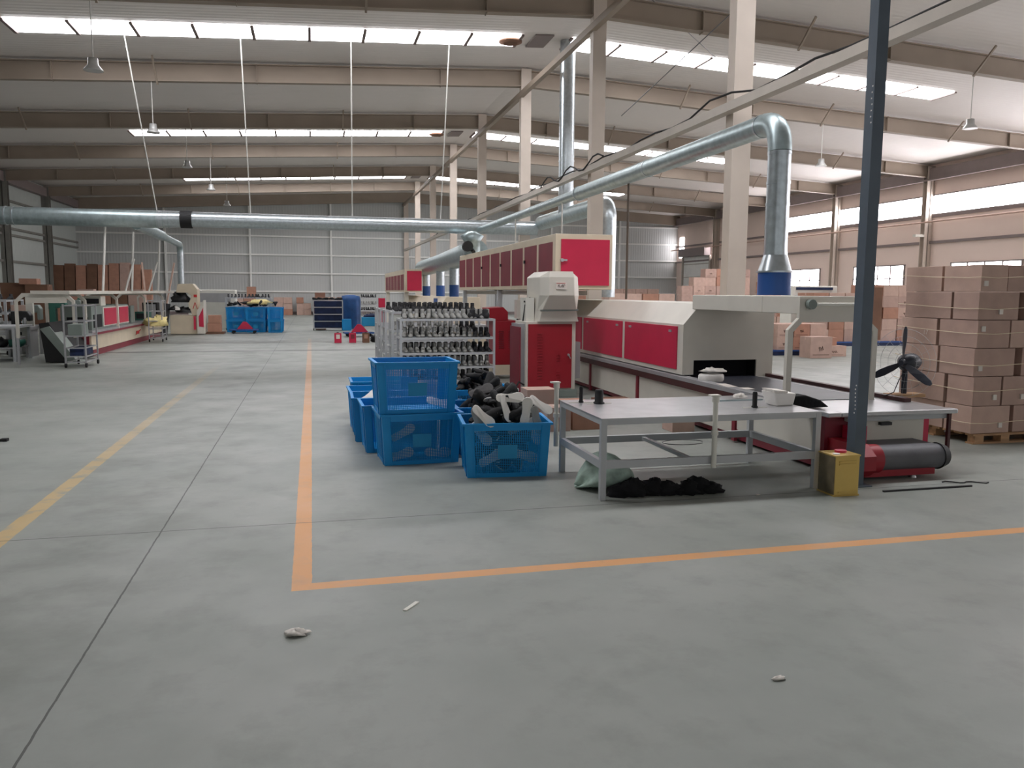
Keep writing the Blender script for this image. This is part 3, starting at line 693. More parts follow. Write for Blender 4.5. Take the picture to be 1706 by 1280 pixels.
for x, y, z, rot, lab in ((.83, 7.9, .09, (1.35, -.25, .05), 'pale sole lying low at the left inside the lower stacked crate'), (1.2, 7.9, .10, (1.4, .05, .05), 'pale sole lying low at the right inside the lower stacked crate'), (.86, 7.95, .30, (.9, -.5, .05), 'white sole scrap at mid height inside the lower stacked crate'), (1.22, 7.92, .60, (1.0, .25, .05), 'white sole inside the upper stacked crate at its lower right')):
    loose_sole((x, y, z), rot, lab, 'soles in the stacked crates')
loose_sole((.62, 9.3, .50, ), (.6, -.5, .4), 'white sole sticking out of the crate behind the stack', 'soles in the stacked crates')
for cx, cy, ztop, lab, gp in ((1.86, 8.42, .68, 'black upper heaped in the crate behind the mound', 'uppers in the second heaped crate'), (2.0, 9.93, .64, 'black upper heaped in the crate by the shoe racks', 'uppers in the crate by the racks')):
    for i in range(34):
        zz = .1+(ztop-.1)*(i/33); q = (1-.55*max(0, zz-.45)/.25)
        loose_upper((cx+rnd.uniform(-.27, .27)*q, cy+rnd.uniform(-.18, .18)*q, zz), (rnd.uniform(-1.2, 1.2), rnd.uniform(-.6, .6), rnd.uniform(0, 6.28)), lab, gp)
for i in range(10):
    loose_upper((.83+rnd.uniform(-.25, .25), 9.42+rnd.uniform(-.15, .15), .2+.02*i), (rnd.uniform(-1, 1), rnd.uniform(-.5, .5), rnd.uniform(0, 6.28)), 'black upper in the second crate behind the stack', 'uppers in the left row')

# ================================================================== shoe racks
def rack_parts(root, W=1.54, D=.5, H=1.27, shelves=(.26, .485, .715, .965)):
    for sx in (0, W):
        for sy in (0, D):
            MB().box(sx-.018, sx+.018, sy-.018, sy+.018, .08, H).build('upright', 'greymetal', root)
            MB().cyl((sx-.015, sy, .045), (sx+.015, sy, .045), .045, n=12).build('caster', 'black', root)
    t = MB()
    t.box(-.018, W+.018, -.02, .02, H-.035, H).box(-.018, W+.018, D-.02, D+.02, H-.035, H).box(-.018, .018, 0, D, H-.035, H).box(W-.018, W+.018, 0, D, H-.035, H)
    t.build('top_frame', 'greymetal', root)
    for z in shelves:
        s = MB().box(0, W, -.02, .015, z-.03, z).box(0, W, D-.015, D+.02, z-.03, z).box(-.015, .015, 0, D, z-.03, z).box(W-.015, W+.015, 0, D, z-.03, z)
        s.box(0, W, .1, .13, z-.02, z).box(0, W, .36, .39, z-.02, z)
        s.build('shelf', 'greymetal', root)
rack0 = thing('shoe_rack', 'pale metal rack of grey shoe lasts, nearest of the rack row', 'rack', (0, 0, 0), 'shoe racks')
rack_parts(rack0)
RPOS = [(1.385, 13.0, 'nearest of the rack row'), (1.36, 14.1, 'second of the rack row'), (1.34, 15.2, 'third of the rack row'), (1.34, 16.3, 'fourth of the rack row'), (1.36, 17.4, 'farthest of the rack row')]
rack0.location = (RPOS[0][0], RPOS[0][1], 0)
for x, y, lab in RPOS[1:]: dup(rack0, (x, y, 0.0), 0, 'pale metal rack of grey shoe lasts, ' + lab)
for r_ in [o for o in COL.objects if o.name.startswith('shoe_rack')][1:]: r_.scale = (1, 1, 1.07)
last0 = tag(last_mb().build('shoe_last', 'last'), '', 'shoe last'); first = True
lastg = last0.data; lastd = last0.data.copy(); lastd.materials[0] = K['lastd']
def put_last(x, y, z, rz, label, group, dark=False):
    global first
    o = last0 if first else last0.copy()
    if not first: COL.objects.link(o)
    first = False
    o.data = lastd if dark else lastg
    o.location = (x, y, z); o.rotation_euler = (0, 0, rz); o['label'] = label; o['group'] = group; return o
SH = ['bottom', 'fourth', 'third', 'second', 'top']
for ri, (rx, ry, rl) in enumerate(RPOS[:3]):
    for si, z in enumerate((.26, .485, .715, .965, 1.27)):
        if ri and si < 5-[5, 2, 1][ri]: continue
        zz = z*(1.07 if ri else 1); nm = ['bottom shelf', 'fourth level', 'third level', 'second level', 'top'][si]
        rk_ = rl.replace(' of the rack row', ' shoe rack')
        for row in range(2 if ri == 0 else 1):
            k = 15
            for i in range(k):
                if si == 0 and rnd.random() < .15: continue
                dark = row == 1 or (si == 4 and ri >= 1) or (si == 0 and rnd.random() < .5) or (row == 0 and i > 11 and si in (2, 3))  # rear row coloured dark to paint the shade behind the front lasts
                put_last(rx+.08+i*(1.38/(k-1))+row*.03, ry+(.17, .38)[row]+rnd.uniform(-.02, .02), zz, -pi/2+rnd.uniform(-.3, .3), '%s shoe last in the %s row on the %s of the %s' % ('dark' if dark else 'grey', ('front', 'rear')[row], nm, rk_), '%s lasts, %s row, %s, rack %d' % ('dark' if dark else 'grey', ('front', 'rear')[row], nm, ri+1), dark)
for i, x in enumerate((2.62, 2.75)):
    put_last(x, 13.1, 1.27, .4+i*2, 'dark shoe last with splayed toe at the right end of the nearest rack top', 'dark odd lasts', True)
# ================================================================== work bench and what stands on it
t = thing('work_bench', 'long sheet metal work bench with a lower rail shelf, in front of the oven', 'bench', (3.28, 6.66, 0))
BX0, BX1, BY0, BY1, BZ = 2.27, 4.31, 6.09, 7.24, .685
MB().box(BX0, BX1, BY0, BY1, BZ-.012, BZ).build('bench_top', 'steel', t)
m = MB(); m.box(BX0+.05, BX1-.05, BY0+.003, BY0+.03, BZ-.055, BZ-.012).box(BX0+.05, BX1-.05, BY1-.03, BY1-.003, BZ-.055, BZ-.012).box(BX0+.003, BX0+.03, BY0+.05, BY1-.05, BZ-.055, BZ-.012).box(BX1-.03, BX1-.003, BY0+.05, BY1-.05, BZ-.055, BZ-.012)
m.build('apron', 'greymetal', t)
for x in (BX0, BX1-.05):
    for y in (BY0, BY1-.05): MB().box(x, x+.05, y, y+.05, 0, BZ-.012).build('leg', 'greymetal', t, bev=.003)
m = MB(); m.box(BX0+.05, BX1-.05, BY0+.004, BY0+.044, .265, .33).box(BX0+.05, BX1-.05, BY1-.044, BY1-.004, .265, .33).box(BX0+.004, BX0+.044, BY0+.05, BY1-.05, .265, .33).box(BX1-.044, BX1-.004, BY0+.05, BY1-.05, .265, .33)
m.build('lower_rail', 'greymetal', t)
MB().box(3.76, 3.81, BY0+.02, BY1, .63, BZ-.012).build('cross_bar', 'greymetal', t); MB().box(3.1, 3.14, BY0+.02, BY1-.02, .28, .31).build('cross_bar', 'greymetal', t)
for lab, x, y, z0, z1 in (('at the far left corner of the bench', 2.245, 7.26, .24, .85), ('in the middle of the bench front edge', 3.27, 6.06, .24, .85)):
    t = thing('clamp_post', 'white upright tube with a flat cap %s' % lab, 'post', (x, y, z0), 'bench tubes')
    MB().cyl((x, y, z0), (x, y, z1), .022, n=14).cyl((x, y, .52), (x, y, .56), .03, n=14).build('tube', 'whitepl', t)
    MB().box(x-.055, x+.03, y-.035, y+.035, z1, z1+.012).cyl((x, y, z1-.05), (x, y, z1), .03, n=14).build('cap', 'whitepl', t)
def bottle(name, lab, x, y, r, h, m='black'):
    t = thing(name, lab, 'holder', (x, y, BZ))
    MB().lathe([(r*1.3, 0), (r*1.3, .012), (r, .02), (r, h*.9), (r*.8, h)], (x, y, BZ), 14).build('body', m, t)
    MB().box(x-.0-.12, x+.12, y-.01, y+.01, BZ, BZ+.004).build('strip', 'whitepl', t, 'shiny flat metal strip')
bottle('stop_block', 'slim black upright block at the far left of the bench', 2.42, 7.05, .018, .15)
bottle('stop_block', 'wide black lobed holder at the far left of the bench', 2.56, 6.95, .04, .13)
bottle('stop_block', 'slim black upright peg near the middle of the bench', 3.85, 6.42, .022, .145)
t = thing('foam_box', 'open white foam box with a paper flap on the right end of the bench', 'box', (4.19, 6.56, BZ))
MB().hexa([(4.10, 6.46, BZ), (4.29, 6.49, BZ), (4.28, 6.64, BZ), (4.08, 6.62, BZ), (4.06, 6.44, BZ+.13), (4.31, 6.48, BZ+.11), (4.30, 6.68, BZ+.12), (4.05, 6.66, BZ+.13)]).build('body', 'white', t, bev=.012)
MB().hexa([(4.05, 6.43, BZ+.13), (4.2, 6.45, BZ+.12), (4.22, 6.66, BZ+.12), (4.06, 6.64, BZ+.13), (4.04, 6.42, BZ+.155), (4.2, 6.45, BZ+.135), (4.22, 6.66, BZ+.135), (4.06, 6.66, BZ+.15)]).build('flap', 'paper', t)
tag(MB().blob((4.02, 6.98, BZ+.02), .08, .05, .035, .3, 12, 6, 5, -.0).build('paper_scrap', 'paper'), 'crumpled grey paper lying on the bench behind the upright peg', 'paper')
tag(MB().box(3.72, 4.2, 6.86, 6.89, BZ, BZ+.012).build('steel_strip', 'galvd'), 'thin steel strip lying across the bench behind the peg', 'strip')
tag(MB().prism([(4.40, 6.72, .606), (4.40, 6.72, .70), (4.47, 6.72, .735), (4.58, 6.72, .74), (4.74, 6.72, .69), (4.84, 6.72, .62)], (0, .16, 0)).build('tool_bag', 'cloth', bev=.015), 'small black bag lying on the front corner of the oven table', 'bag')
tag(MB().rings([[(4.86+.17*cos(a)*k, 9.15+.11*sin(a)*k, z) for a in [2*pi*j/14 for j in range(14)]] for z, k in ((.60, .9), (.63, 1), (.68, 1), (.70, .92))]).build('foam_pack', 'white'), 'rounded white foam pack on the oven rail beside the tunnel mouth', 'pack')
tag(MB().blob((4.87, 9.15, .725), .15, .1, .05, .35, 14, 7, 9).build('paper_scrap', 'paper'), 'crumpled beige paper lying on the white foam pack', 'paper')
for i, (x, y) in enumerate(((4.72, 8.45), (4.80, 8.2), (4.74, 8.62))):
    tag(MB().box(x-.05, x+.07, y-.08, y+.08, .626, .630).build('paper_sheet', 'sticker'), 'thin pale paper sheet on the oven table rail, %s from the tunnel' % ORD[2-i if i < 2 else 0], 'paper')
# sack, black cloth, tin, bar
bm_ = MB(); rs = []
for i, (x, hw, h) in enumerate(((2.22, .02, .04), (2.28, .16, .16), (2.36, .28, .27), (2.48, .34, .34), (2.60, .30, .28), (2.68, .18, .16), (2.72, .04, .05))):
    rnd2 = random.Random(i); rs.append([(x+.03*sin(3*a)+rnd2.uniform(-.01, .01), 6.55+hw*cos(a)*(1+rnd2.uniform(-.12, .12)), max(0, h/2+h/2*sin(a)*(1+rnd2.uniform(-.2, .2)))) for a in [2*pi*j/16 for j in range(16)]])
tag(bm_.rings(rs).build('woven_sack', 'bag', sub=1), 'grey green woven sack slumped under the left end of the bench', 'sack')
rnd = random.Random(21)
for i in range(9):
    x = 2.50+.10*i; h = rnd.uniform(.05, .10)*(1.2 if i < 3 else 1)
    tag(MB().blob((x, 6.22+rnd.uniform(-.05, .05), h*.4), .11, .10, h, .28, 12, 8, 50+i, -h*.4+.001).build('cloth_bundle', 'cloth'), 'bundle of black cloth on the floor under the bench, %s from the sack' % ORD[i], 'cloth', 'cloth bundles')
t = thing('metal_tin', 'square gold metal tin standing in front of the blue post', 'tin', (4.37, 5.9, 0))
def rot2(p, a, c): return (c[0]+(p[0]-c[0])*cos(a)-(p[1]-c[1])*sin(a), c[1]+(p[0]-c[0])*sin(a)+(p[1]-c[1])*cos(a))
MB().box(4.255, 4.49, 5.79, 6.02, .008, .345).build('body', 'gold', t, bev=.006)
MB().box(4.25, 4.495, 5.785, 6.025, 0, .012).build('rim', 'gold', t); MB().box(4.25, 4.495, 5.785, 6.025, .340, .352).build('rim', 'gold', t)
MB().box(4.252, 4.256, 5.795, 6.015, .015, .338).build('side_panel', 'golds', t, 'darker olive side face')  # darker, mottled sheet over one side of the tin
MB().box(4.29, 4.455, 5.783, 5.79, .27, .282).box(4.29, 4.455, 5.783, 5.79, .295, .305).box(4.29, 4.455, 5.783, 5.79, .03, .04).build('pressed_rib', 'gold', t)
MB().cyl((4.40, 5.93, .35), (4.40, 5.93, .37), .05, n=16).build('cap', 'red', t, 'red cap'); MB().cyl((4.30, 5.85, .35), (4.30, 5.85, .36), .03, n=12).build('spout', 'white', t)
t = thing('steel_post', 'slate blue square steel post rising out of the picture by the bench', 'post', (4.70, 6.125, 0))
MB().box(4.645, 4.755, 6.07, 6.18, 0, 8.9).build('shaft', 'post', t)
MB().box(4.59, 4.81, 6.02, 6.24, 0, .012).build('base_plate', 'post', t)
for z in [.9-.035*i for i in range(8)] + [3.45-.05*i for i in range(7)]: MB().box(4.6435, 4.645, 6.085+.004*((z*100) % 3), 6.097+.004*((z*100) % 3), z, z+.012).build('paint_drip', 'white', t)
tag(MB().box(4.78, 5.70, 5.83, 5.85, 0, .014).build('steel_bar', 'dark'), 'long dark steel bar lying on the floor at the foot of the blue post', 'bar')
tag(MB().tube([(5.55+.045*i, 6.02+.03*sin(i*1.4)-.012*i, .008) for i in range(10)], .006, 6).build('wire_piece', 'black'), 'wavy bit of dark wire on the floor near the pallet', 'wire')
t = thing('floor_wire', 'loop of grey wire hanging under the bench', 'wire', (3.3, 6.9, .3)); 
MB().tube([(3.32+.2*cos(a), 6.75+.12*sin(a), .33) for a in [2*pi*j/20 for j in range(19)]], .004, 5).build('loop', 'wire', t)
# litter
for x, y, lab, r_ in ((-.115, 3.97, 'crumpled whitish paper on the open floor in the foreground', .05), (1.98, 3.01, 'small pale scrap on the floor at the lower right', .025), (3.65, 5.98, 'tiny white scrap on the floor under the bench', .015)):
    tag(MB().blob((x, y, r_*.25), r_*1.2, r_*.7, r_*.35, .4, 12, 6, int(x*100) & 255, -r_*.25+.001).build('paper_scrap', 'paper'), lab, 'paper')
tag(MB().hexa([(.44, 4.16, .001), (.46, 4.15, .001), (.54, 4.25, .001), (.52, 4.26, .001), (.44, 4.16, .006), (.46, 4.15, .006), (.54, 4.25, .008), (.52, 4.26, .008)]).build('paper_strip', 'whitepl'), 'thin white strip on the floor below the orange line', 'strip')
tag(MB().box(-3.43, -3.36, 10.0, 10.08, 0, .03).build('black_scrap', 'black'), 'small black scrap at the left edge of the floor', 'scrap')

# boxes standing behind the crates under the press
def carton(x0, y0, z0, w_, d_, h_, lab, grp=None, m='card', rz=0, prt=0, tape=True):
    t = thing('carton', lab, 'carton', (x0+w_/2, y0+d_/2, z0), grp)
    MB().box(x0, x0+w_, y0, y0+d_, z0, z0+h_).build('body', m, t, bev=.004)
    if tape: MB().box(x0+w_*.0-.0015, x0+w_+.0015, y0+d_/2-.025, y0+d_/2+.025, z0+h_-.08, z0+h_+.0015).build('tape', 'card2' if m != 'card2' else 'card', t)
    if prt == 1:
        MB().box(x0+w_*.12, x0+w_*.88, y0-.002, y0, z0+h_*.14, z0+h_*.17).tube([(x0+w_*(.38+.03*k), y0-.002, z0+h_*(.45+.12*sin(k*2.3))) for k in range(9)], .008, 4).build('print_mark', 'print', t)
    if rz: t.rotation_euler = (0, 0, rz)
    return t
carton(2.75, 10.2, 0, .40, .35, .42, 'brown carton standing on the floor left of the press foot', 'floor cartons')
carton(3.2, 10.0, 0, .33, .3, .28, 'reddish carton right of the carton at the press foot', 'floor cartons', 'card3')
carton(2.78, 9.35, 0, .30, .3, .30, 'tan carton seen under the left end of the bench', 'floor cartons', 'card')
carton(3.12, 9.4, 0, .42, .32, .24, 'open reddish carton seen through the bench legs', 'floor cartons', 'card3')
carton(3.75, 10.1, 0, .5, .4, .26, 'dark brown carton farther right under the bench view', 'floor cartons', 'cardd')
carton(4.28, 9.0, 0, .3, .3, .25, 'pale carton beside the oven leg', 'floor cartons', 'card2')

# ================================================================== strapped pallet stack at the right
t = thing('pallet', 'wooden pallet under the strapped carton stack at the right edge', 'pallet', (8.3, 8.2, 0), 'pallets')
for k in range(8): MB().box(7.33, 9.6, 7.54+.17*k, 7.66+.17*k, .095, .118).build('deck_board', 'wood', t)
for k, y in enumerate((7.56, 8.16, 8.74)):
    for x in (7.36, 7.72, 8.25, 8.8, 9.4): MB().box(x, x+.12, y-.02, y+.09, .02, .095).build('block', 'wood', t)
    MB().box(7.33, 9.6, y-.02, y+.09, 0, .02).build('runner', 'wood', t)
LZ = [.12, .44, .78, 1.105, 1.425, 1.745, 2.05]
FX = [[(7.30, 7.83), (7.90, 8.42), (8.45, 9.0)], [(7.30, 7.68), (7.71, 8.2), (8.24, 8.8)], [(7.29, 7.85), (7.95, 8.4), (8.45, 9.0)], [(7.30, 7.74), (7.76, 8.3), (8.34, 8.9)], [(7.29, 7.84), (7.94, 8.45), (8.5, 9.0)], [(7.30, 7.66), (7.68, 8.2), (8.24, 8.9)]]
SY = [[8.0], [7.98], [8.12], [8.16], [7.96], [8.14]]
LN = ['bottom', 'second', 'third', 'fourth', 'fifth', 'top']
rnd = random.Random(5)
for li in range(6):
    z0, z1 = LZ[li]+.002, LZ[li+1]-.004
    ys = [7.55+rnd.uniform(-.01, .01), SY[li][0], 8.72+rnd.uniform(-.03, .03)]
    for fi, (x0, x1) in enumerate(FX[li]):
        ye = ys[1]-.01 if fi == 0 else 8.1
        lab = 'brown taped carton of the strapped pallet stack, %s layer, %s' % (LN[li], ['on the near corner', 'second along the front', 'third along the front'][fi])
        c_ = carton(x0, ys[0]+(rnd.uniform(-.01, .02) if fi else 0), z0, x1-x0, ye-ys[0]-.03, z1-z0, lab, 'pallet cartons', rnd.choice(['card', 'card', 'card2']), tape=False)
        sx = x0+(x1-x0)*rnd.choice([.1, .5, .7]); sz = z0+(z1-z0)*rnd.choice([.2, .6])
        MB().box(sx, sx+.05, ys[0]-.016, ys[0]-.012, sz, sz+.06).box(sx, sx+.05, ys[0]-.014, ys[0]+.02, sz, sz+.06).build('shipping_label', 'sticker', c_, 'white shipping label')
    c_ = carton(7.30+rnd.uniform(-.02, .02), ys[1], z0, .5, ys[2]-ys[1], z1-z0, 'brown carton of the strapped pallet stack, %s layer, far end of the left side' % LN[li], 'pallet cartons', rnd.choice(['card', 'card2']), tape=False)
    if li == 3:
        fc = bpy.data.curves.new('number_mark', 'FONT'); fc.body = '17'; fc.size = .08; fc.extrude = .0005
        fc.materials.append(K['sticker']); tmp = bpy.data.objects.new('tmp', fc); COL.objects.link(tmp); me_ = bpy.data.meshes.new_from_object(tmp); bpy.data.objects.remove(tmp); fo = bpy.data.objects.new('number_mark', me_); COL.objects.link(fo); fo.parent = c_
        fo.matrix_local = Matrix.Translation((-.27, -.1, .12)) @ Matrix.Rotation(-pi/2, 4, 'Z') @ Matrix.Rotation(pi/2, 4, 'X')
for li in range(6):
    z = (LZ[li]+LZ[li+1])/2 + (.02 if li % 2 else -.02)
    pts = [(7.26, 8.8, z+.03), (7.268, 8.2, z), (7.266, 7.7, z-.015), (7.27, 7.525, z-.01), (7.5, 7.522, z-.02), (7.9, 7.52, z+.0), (8.4, 7.52, z+.01), (9.0, 7.52, z)]
    tag(MB().tube(pts, .0045, 6, smooth=False).build('twine', 'twine'), 'white twine strap around the %s layer of the pallet stack' % LN[li], 'strap', 'pallet straps')

# ================================================================== standing fan at the table end
FXc, FYc, FZc = 6.20, 7.36, .985
t = thing('pedestal_fan', 'dark three blade fan without front guard standing on the far oven table corner', 'fan', (6.21, 7.36, .59))
MB().box(6.02, 6.42, 7.28, 7.45, .606, .64).build('base', 'wood', t, 'wooden base board')
MB().cyl((6.225, 7.38, .61), (6.215, 7.37, .93), .03, n=12).build('pole', 'fan', t)
MB().tube([(FXc-.11, FYc-.1, FZc), (FXc-.07, FYc-.085, FZc), (FXc+.06, FYc-.04, FZc), (FXc+.15, FYc-.01, FZc-.0)], [.05, .09, .095, .055], 20).build('motor', 'fan', t)
ax = Vector((-.19, -.062, 0)).normalized(); e1 = Vector((0, 0, 1)); e2 = ax.cross(e1).normalized(); hub = Vector((FXc-.12, FYc-.11, FZc))
MB().cyl(hub-ax*.04, hub+ax*.03, .05, .03, 14).build('hub', 'fan', t)
for k in range(3):
    a = radians(-2+120*k); d = e1*cos(a)+e2*sin(a); pr = d.cross(ax).normalized(); rs = []
    for r_, wd, tw in ((.04, .03, .5), (.14, .055, .45), (.26, .065, .35), (.35, .05, .3), (.385, .02, .3)):
        cc = hub+d*r_; q = pr*wd*cos(tw)*.6+ax*wd*sin(tw)
        rs.append([cc-q-ax*.004, cc+q-ax*.004, cc+q+ax*.004, cc-q+ax*.004])
    MB().rings(rs, smooth=False).build('blade', 'fan', t)
m = MB(); bk = hub-ax*.02
for rr in (.12, .2, .28, .36):
    m.tube([bk+ax*(.06*(rr-.36)/.36) + (e1*cos(a)+e2*sin(a))*rr for a in [2*pi*j/36 for j in range(37)]], .0018, 4, caps=False)
for j in range(18):
    a = 2*pi*j/18; d = e1*cos(a)+e2*sin(a); m.tube([bk+d*.1-ax*.05, bk+d*.36], .0011, 4, caps=False)
m.build('rear_guard', 'greymetal', t)
MB().tube([(6.15, 7.3, .9), (6.02, 7.22, .8), (5.95, 7.2, .68), (5.9, 7.3, .62)], .005, 5).build('power_cable', 'black', t)
# ================================================================== cartons and pallets on the right side
rnd = random.Random(17)
def blue_pallet(x0, x1, y0, y1, lab):
    t = thing('pallet', lab, 'pallet', ((x0+x1)/2, (y0+y1)/2, 0), 'blue pallets')
    MB().box(x0, x1, y0, y1, .11, .15).build('deck_board', 'bluepaint', t)
    m = MB()
    for k in range(3):
        y = y0+(y1-y0-.12)*k/2; m.box(x0, x1, y, y+.12, 0, .11)
    m.build('runner', 'navy', t)
def stack(x0, y0, z0, nx, nz, w_, d_, h_, what, grp, ny=1, pr=.3, skip=()):
    for j in range(ny):
        for i in range(nx):
            for k in range(nz):
                if (i, k) in skip: continue
                lay = 'bottom' if k == 0 else ('top' if k == nz-1 else ORD[k]+' up')
                pos = 'single column' if nx == 1 else ('leftmost' if i == 0 else ('rightmost' if i == nx-1 else ORD[i]+' column'))
                bk = '' if ny == 1 else (' in front' if j == 0 else ' behind')
                carton(x0+i*(w_+.015)+rnd.uniform(-.015, .015), y0+j*(d_+.03)+rnd.uniform(-.03, .03), z0+k*(h_+.003), w_-.01, d_, h_, 'carton, %s, %s%s, %s' % (lay, pos, bk, what), grp, rnd.choice(['card', 'card2', 'card2', 'card3']), prt=1 if rnd.random() < pr else 0)
# near group on the open floor, seen through the gantry
carton(12.93, 18.9, 0, .66, .5, .57, 'brown carton with dark print, front one on the bright floor behind the oven', 'floor cartons', 'card', prt=1)
carton(13.63, 19.35, 0, .74, .4, .29, 'low carton lying right of the printed carton on the bright floor', 'floor cartons', 'card2', prt=1)
blue_pallet(12.5, 14.3, 19.95, 21.0, 'blue pallet under the pale cartons behind the printed carton')
stack(12.62, 20.0, .15, 3, 2, .5, .5, .36, 'pale stack on the blue pallet behind the oven', 'pale pallet cartons', 2)
carton(13.9, 19.55, .292, .3, .3, .22, 'small reddish carton on top of the low carton', 'floor cartons', 'card3')
stack(12.15, 20.4, 0, 1, 3, .42, .5, .42, 'dark stack beside the oven front edge', 'dark side cartons')
# big loaded pallets half hidden by the blue post
blue_pallet(15.6, 17.8, 23.2, 24.4, 'blue pallet behind the blue post'); blue_pallet(17.95, 20.1, 23.2, 24.4, 'blue pallet between the blue post and the strapped stack')
stack(16.0, 23.3, .15, 3, 4, .58, .9, .40, 'stack on the blue pallet behind the blue post', 'post pallet cartons', 1, .1)
stack(18.05, 23.35, .15, 3, 5, .60, .9, .375, 'stack between the blue post and the strapped stack', 'middle pallet cartons', 1, .1)
stack(20.6, 25.2, 0, 4, 4, .6, .6, .42, 'stack behind the strapped pallet', 'rear pallet cartons', 1, .1)
tag(MB().box(17.9, 18.55, 23.24, 23.27, .2, 1.95).build('board', 'cardd'), 'upright brown board leaning on the cartons right of the blue post', 'board')
t = thing('machine_cabinet', 'white machine with dark slots right of the blue stack collar', 'machine', (16.9, 25, 0))
MB().box(16.2, 18.0, 24.9, 25.6, 0, 2.0).build('body', 'whitepl', t, bev=.02); MB().box(16.35, 17.8, 24.87, 24.9, 1.86, 1.95).box(16.3, 17.8, 24.87, 24.9, 1.5, 1.66).build('slot', 'navy', t)
# stacks near the right wall
stack(16.4, 27.0, 0, 3, 6, .55, .6, .43, 'tall stack right of the blue stack collar', 'tall cartons', 1, .5, skip=((1, 5), (2, 4), (2, 5)))
stack(22.0, 36.0, 0, 5, 5, .62, .6, .42, 'stack under the lower windows left of the blue collar', 'window cartons', 1, .3, skip=((0, 4), (3, 4)))
stack(23.2, 48.0, 0, 6, 6, .8, .7, .55, 'far stack by the roller door', 'door cartons', 1, .6, skip=((0, 5), (1, 5), (4, 5), (0, 4)))
stack(16.5, 52.0, 0, 8, 4, .85, .7, .5, 'far row by the back wall right of the raised cabinet', 'far row cartons', 1, .2)
stack(21.5, 31.0, 0, 5, 4, .7, .6, .42, 'row before the window wall behind the blue post', 'window row cartons', 1, .2)
stack(11.6, 30.5, 0, 4, 4, .7, .6, .42, 'row seen under the raised cabinet', 'hidden row cartons', 1, .1)
tag(MB().box(13.7, 13.86, 17.35, 17.4, 0, .004).build('paper_scrap', 'sticker'), 'small white scrap on the bright floor right of the oven', 'paper')
t = thing('wall_camera', 'small white camera on the right wall column below the high windows', 'camera', (28.7, 33.6, 4.5))
MB().box(28.3, 28.8, 33.4, 33.6, 4.5, 4.62).build('housing', 'whitepl', t); MB().bar((28.7, 33.5, 4.56), (29.0, 33.5, 4.56), .05).build('bracket', 'whitepl', t)

# ================================================================== left production line
t = thing('roll_trolley', 'grey four post shelf trolley on casters at the left, carrying a grey box', 'trolley', (-5.05, 19.9, 0), 'shelf trolleys')
TX0, TX1, TY0, TY1 = -5.26, -4.85, 19.4, 20.4
for x in (TX0, TX1):
    for y in (TY0, TY1):
        MB().box(x-.016, x+.016, y-.016, y+.016, .09, 1.39).build('upright', 'tubegrey', t)
        MB().cyl((x-.018, y, .05), (x+.018, y, .05), .05, n=12).build('caster', 'black', t)
for z in (.13, .25, .44, .70, 1.02, 1.37):
    MB().box(TX0, TX1, TY0, TY0+.03, z-.025, z).box(TX0, TX1, TY1-.03, TY1, z-.025, z).box(TX0, TX0+.03, TY0, TY1, z-.025, z).box(TX1-.03, TX1, TY0, TY1, z-.025, z).build('shelf_frame', 'tubegrey', t)
MB().box(TX0, TX1, TY0, TY1, .695, .705).build('shelf', 'steel', t)
tag(MB().box(-5.2, -4.92, 19.45, 20.0, .705, .95).build('grey_box', 'greygreen', bev=.01), 'grey plastic box on the middle shelf of the left trolley', 'box')
tag(MB().box(-5.2, -4.92, 19.5, 20.3, .25, .42).build('tool_case', 'navy', bev=.01), 'dark blue case on the low shelf of the left trolley', 'case')
t2 = dup(t, (-5.05, 29.2, 0), .05, 'grey shelf trolley farther back at the left, loaded with yellow pieces')
tag(MB().blob((-4.75+-.3, 29.1, .62), .36, .5, .22, .35, 14, 8, 4, -.1).build('foam_heap', 'yellow'), 'heap of yellow foam pieces on the far left trolley', 'foam')
t = thing('shoe_conveyor', 'long low cream conveyor with red panels and overhead arches along the left', 'conveyor', (-5.9, 27, 0))
MB().box(-6.3, -5.5, 22.6, 32.6, .16, .56).build('base', 'cream2', t, bev=.01)
MB().box(-6.35, -5.45, 22.5, 32.6, .60, .66).build('bed', 'tubegrey', t); MB().box(-6.37, -5.43, 22.5, 32.6, .545, .60).build('rail', 'dred', t)
MB().box(-6.2, -5.55, 22.55, 22.6, .05, .56).box(-6.28, -5.52, 22.8, 32.4, 0, .16).build('plinth', 'dred', t)
o = MB().box(-6.25, -5.52, 22.8, 27.1, .66, 1.28).build('hood', 'greygreen', t, bev=.01)
MB().box(-5.52, -5.50, 23.95, 25.6, .72, 1.24).box(-5.52, -5.50, 25.72, 27.05, .72, 1.24).build('panel_frame', 'whitepl', o)
for a, b_ in ((23.98, 25.57), (25.75, 27.0)): MB().box(-5.50, -5.485, a+.04, b_-.04, .75, 1.21).build('door', 'red', o)
MB().box(-6.1, -5.6, 22.78, 22.8, .7, 1.0).box(-5.52, -5.505, 22.95, 23.8, .72, 1.06).build('opening', 'cavity', o)
MB().box(-6.15, -5.35, 20.3, 34.8, 1.60, 1.68).build('overhead_beam', 'cream', t)
for i, y in enumerate((20.4, 22.0, 25.4, 29.4, 32.8)):
    m = MB(); wv = .62 if i == 0 else .46
    m.prism([(-5.9-wv, y, .6), (-5.9-wv, y, 1.45), (-5.9-wv+.16, y, 1.62), (-5.9+wv-.16, y, 1.62), (-5.9+wv, y, 1.45), (-5.9+wv, y, .6), (-5.9+wv-.06, y, .6), (-5.9+wv-.06, y, 1.42), (-5.9+wv-.2, y, 1.54), (-5.9-wv+.2, y, 1.54), (-5.9-wv+.06, y, 1.42), (-5.9-wv+.06, y, .6)], (0, .06, 0))
    m.build('arch', 'cream', t)
MB().box(-6.53, -6.48, 20.42, 20.47, 0, .62).box(-6.53, -6.48, 20.47, 20.9, .56, .62).build('front_stand', 'tubegrey', t)
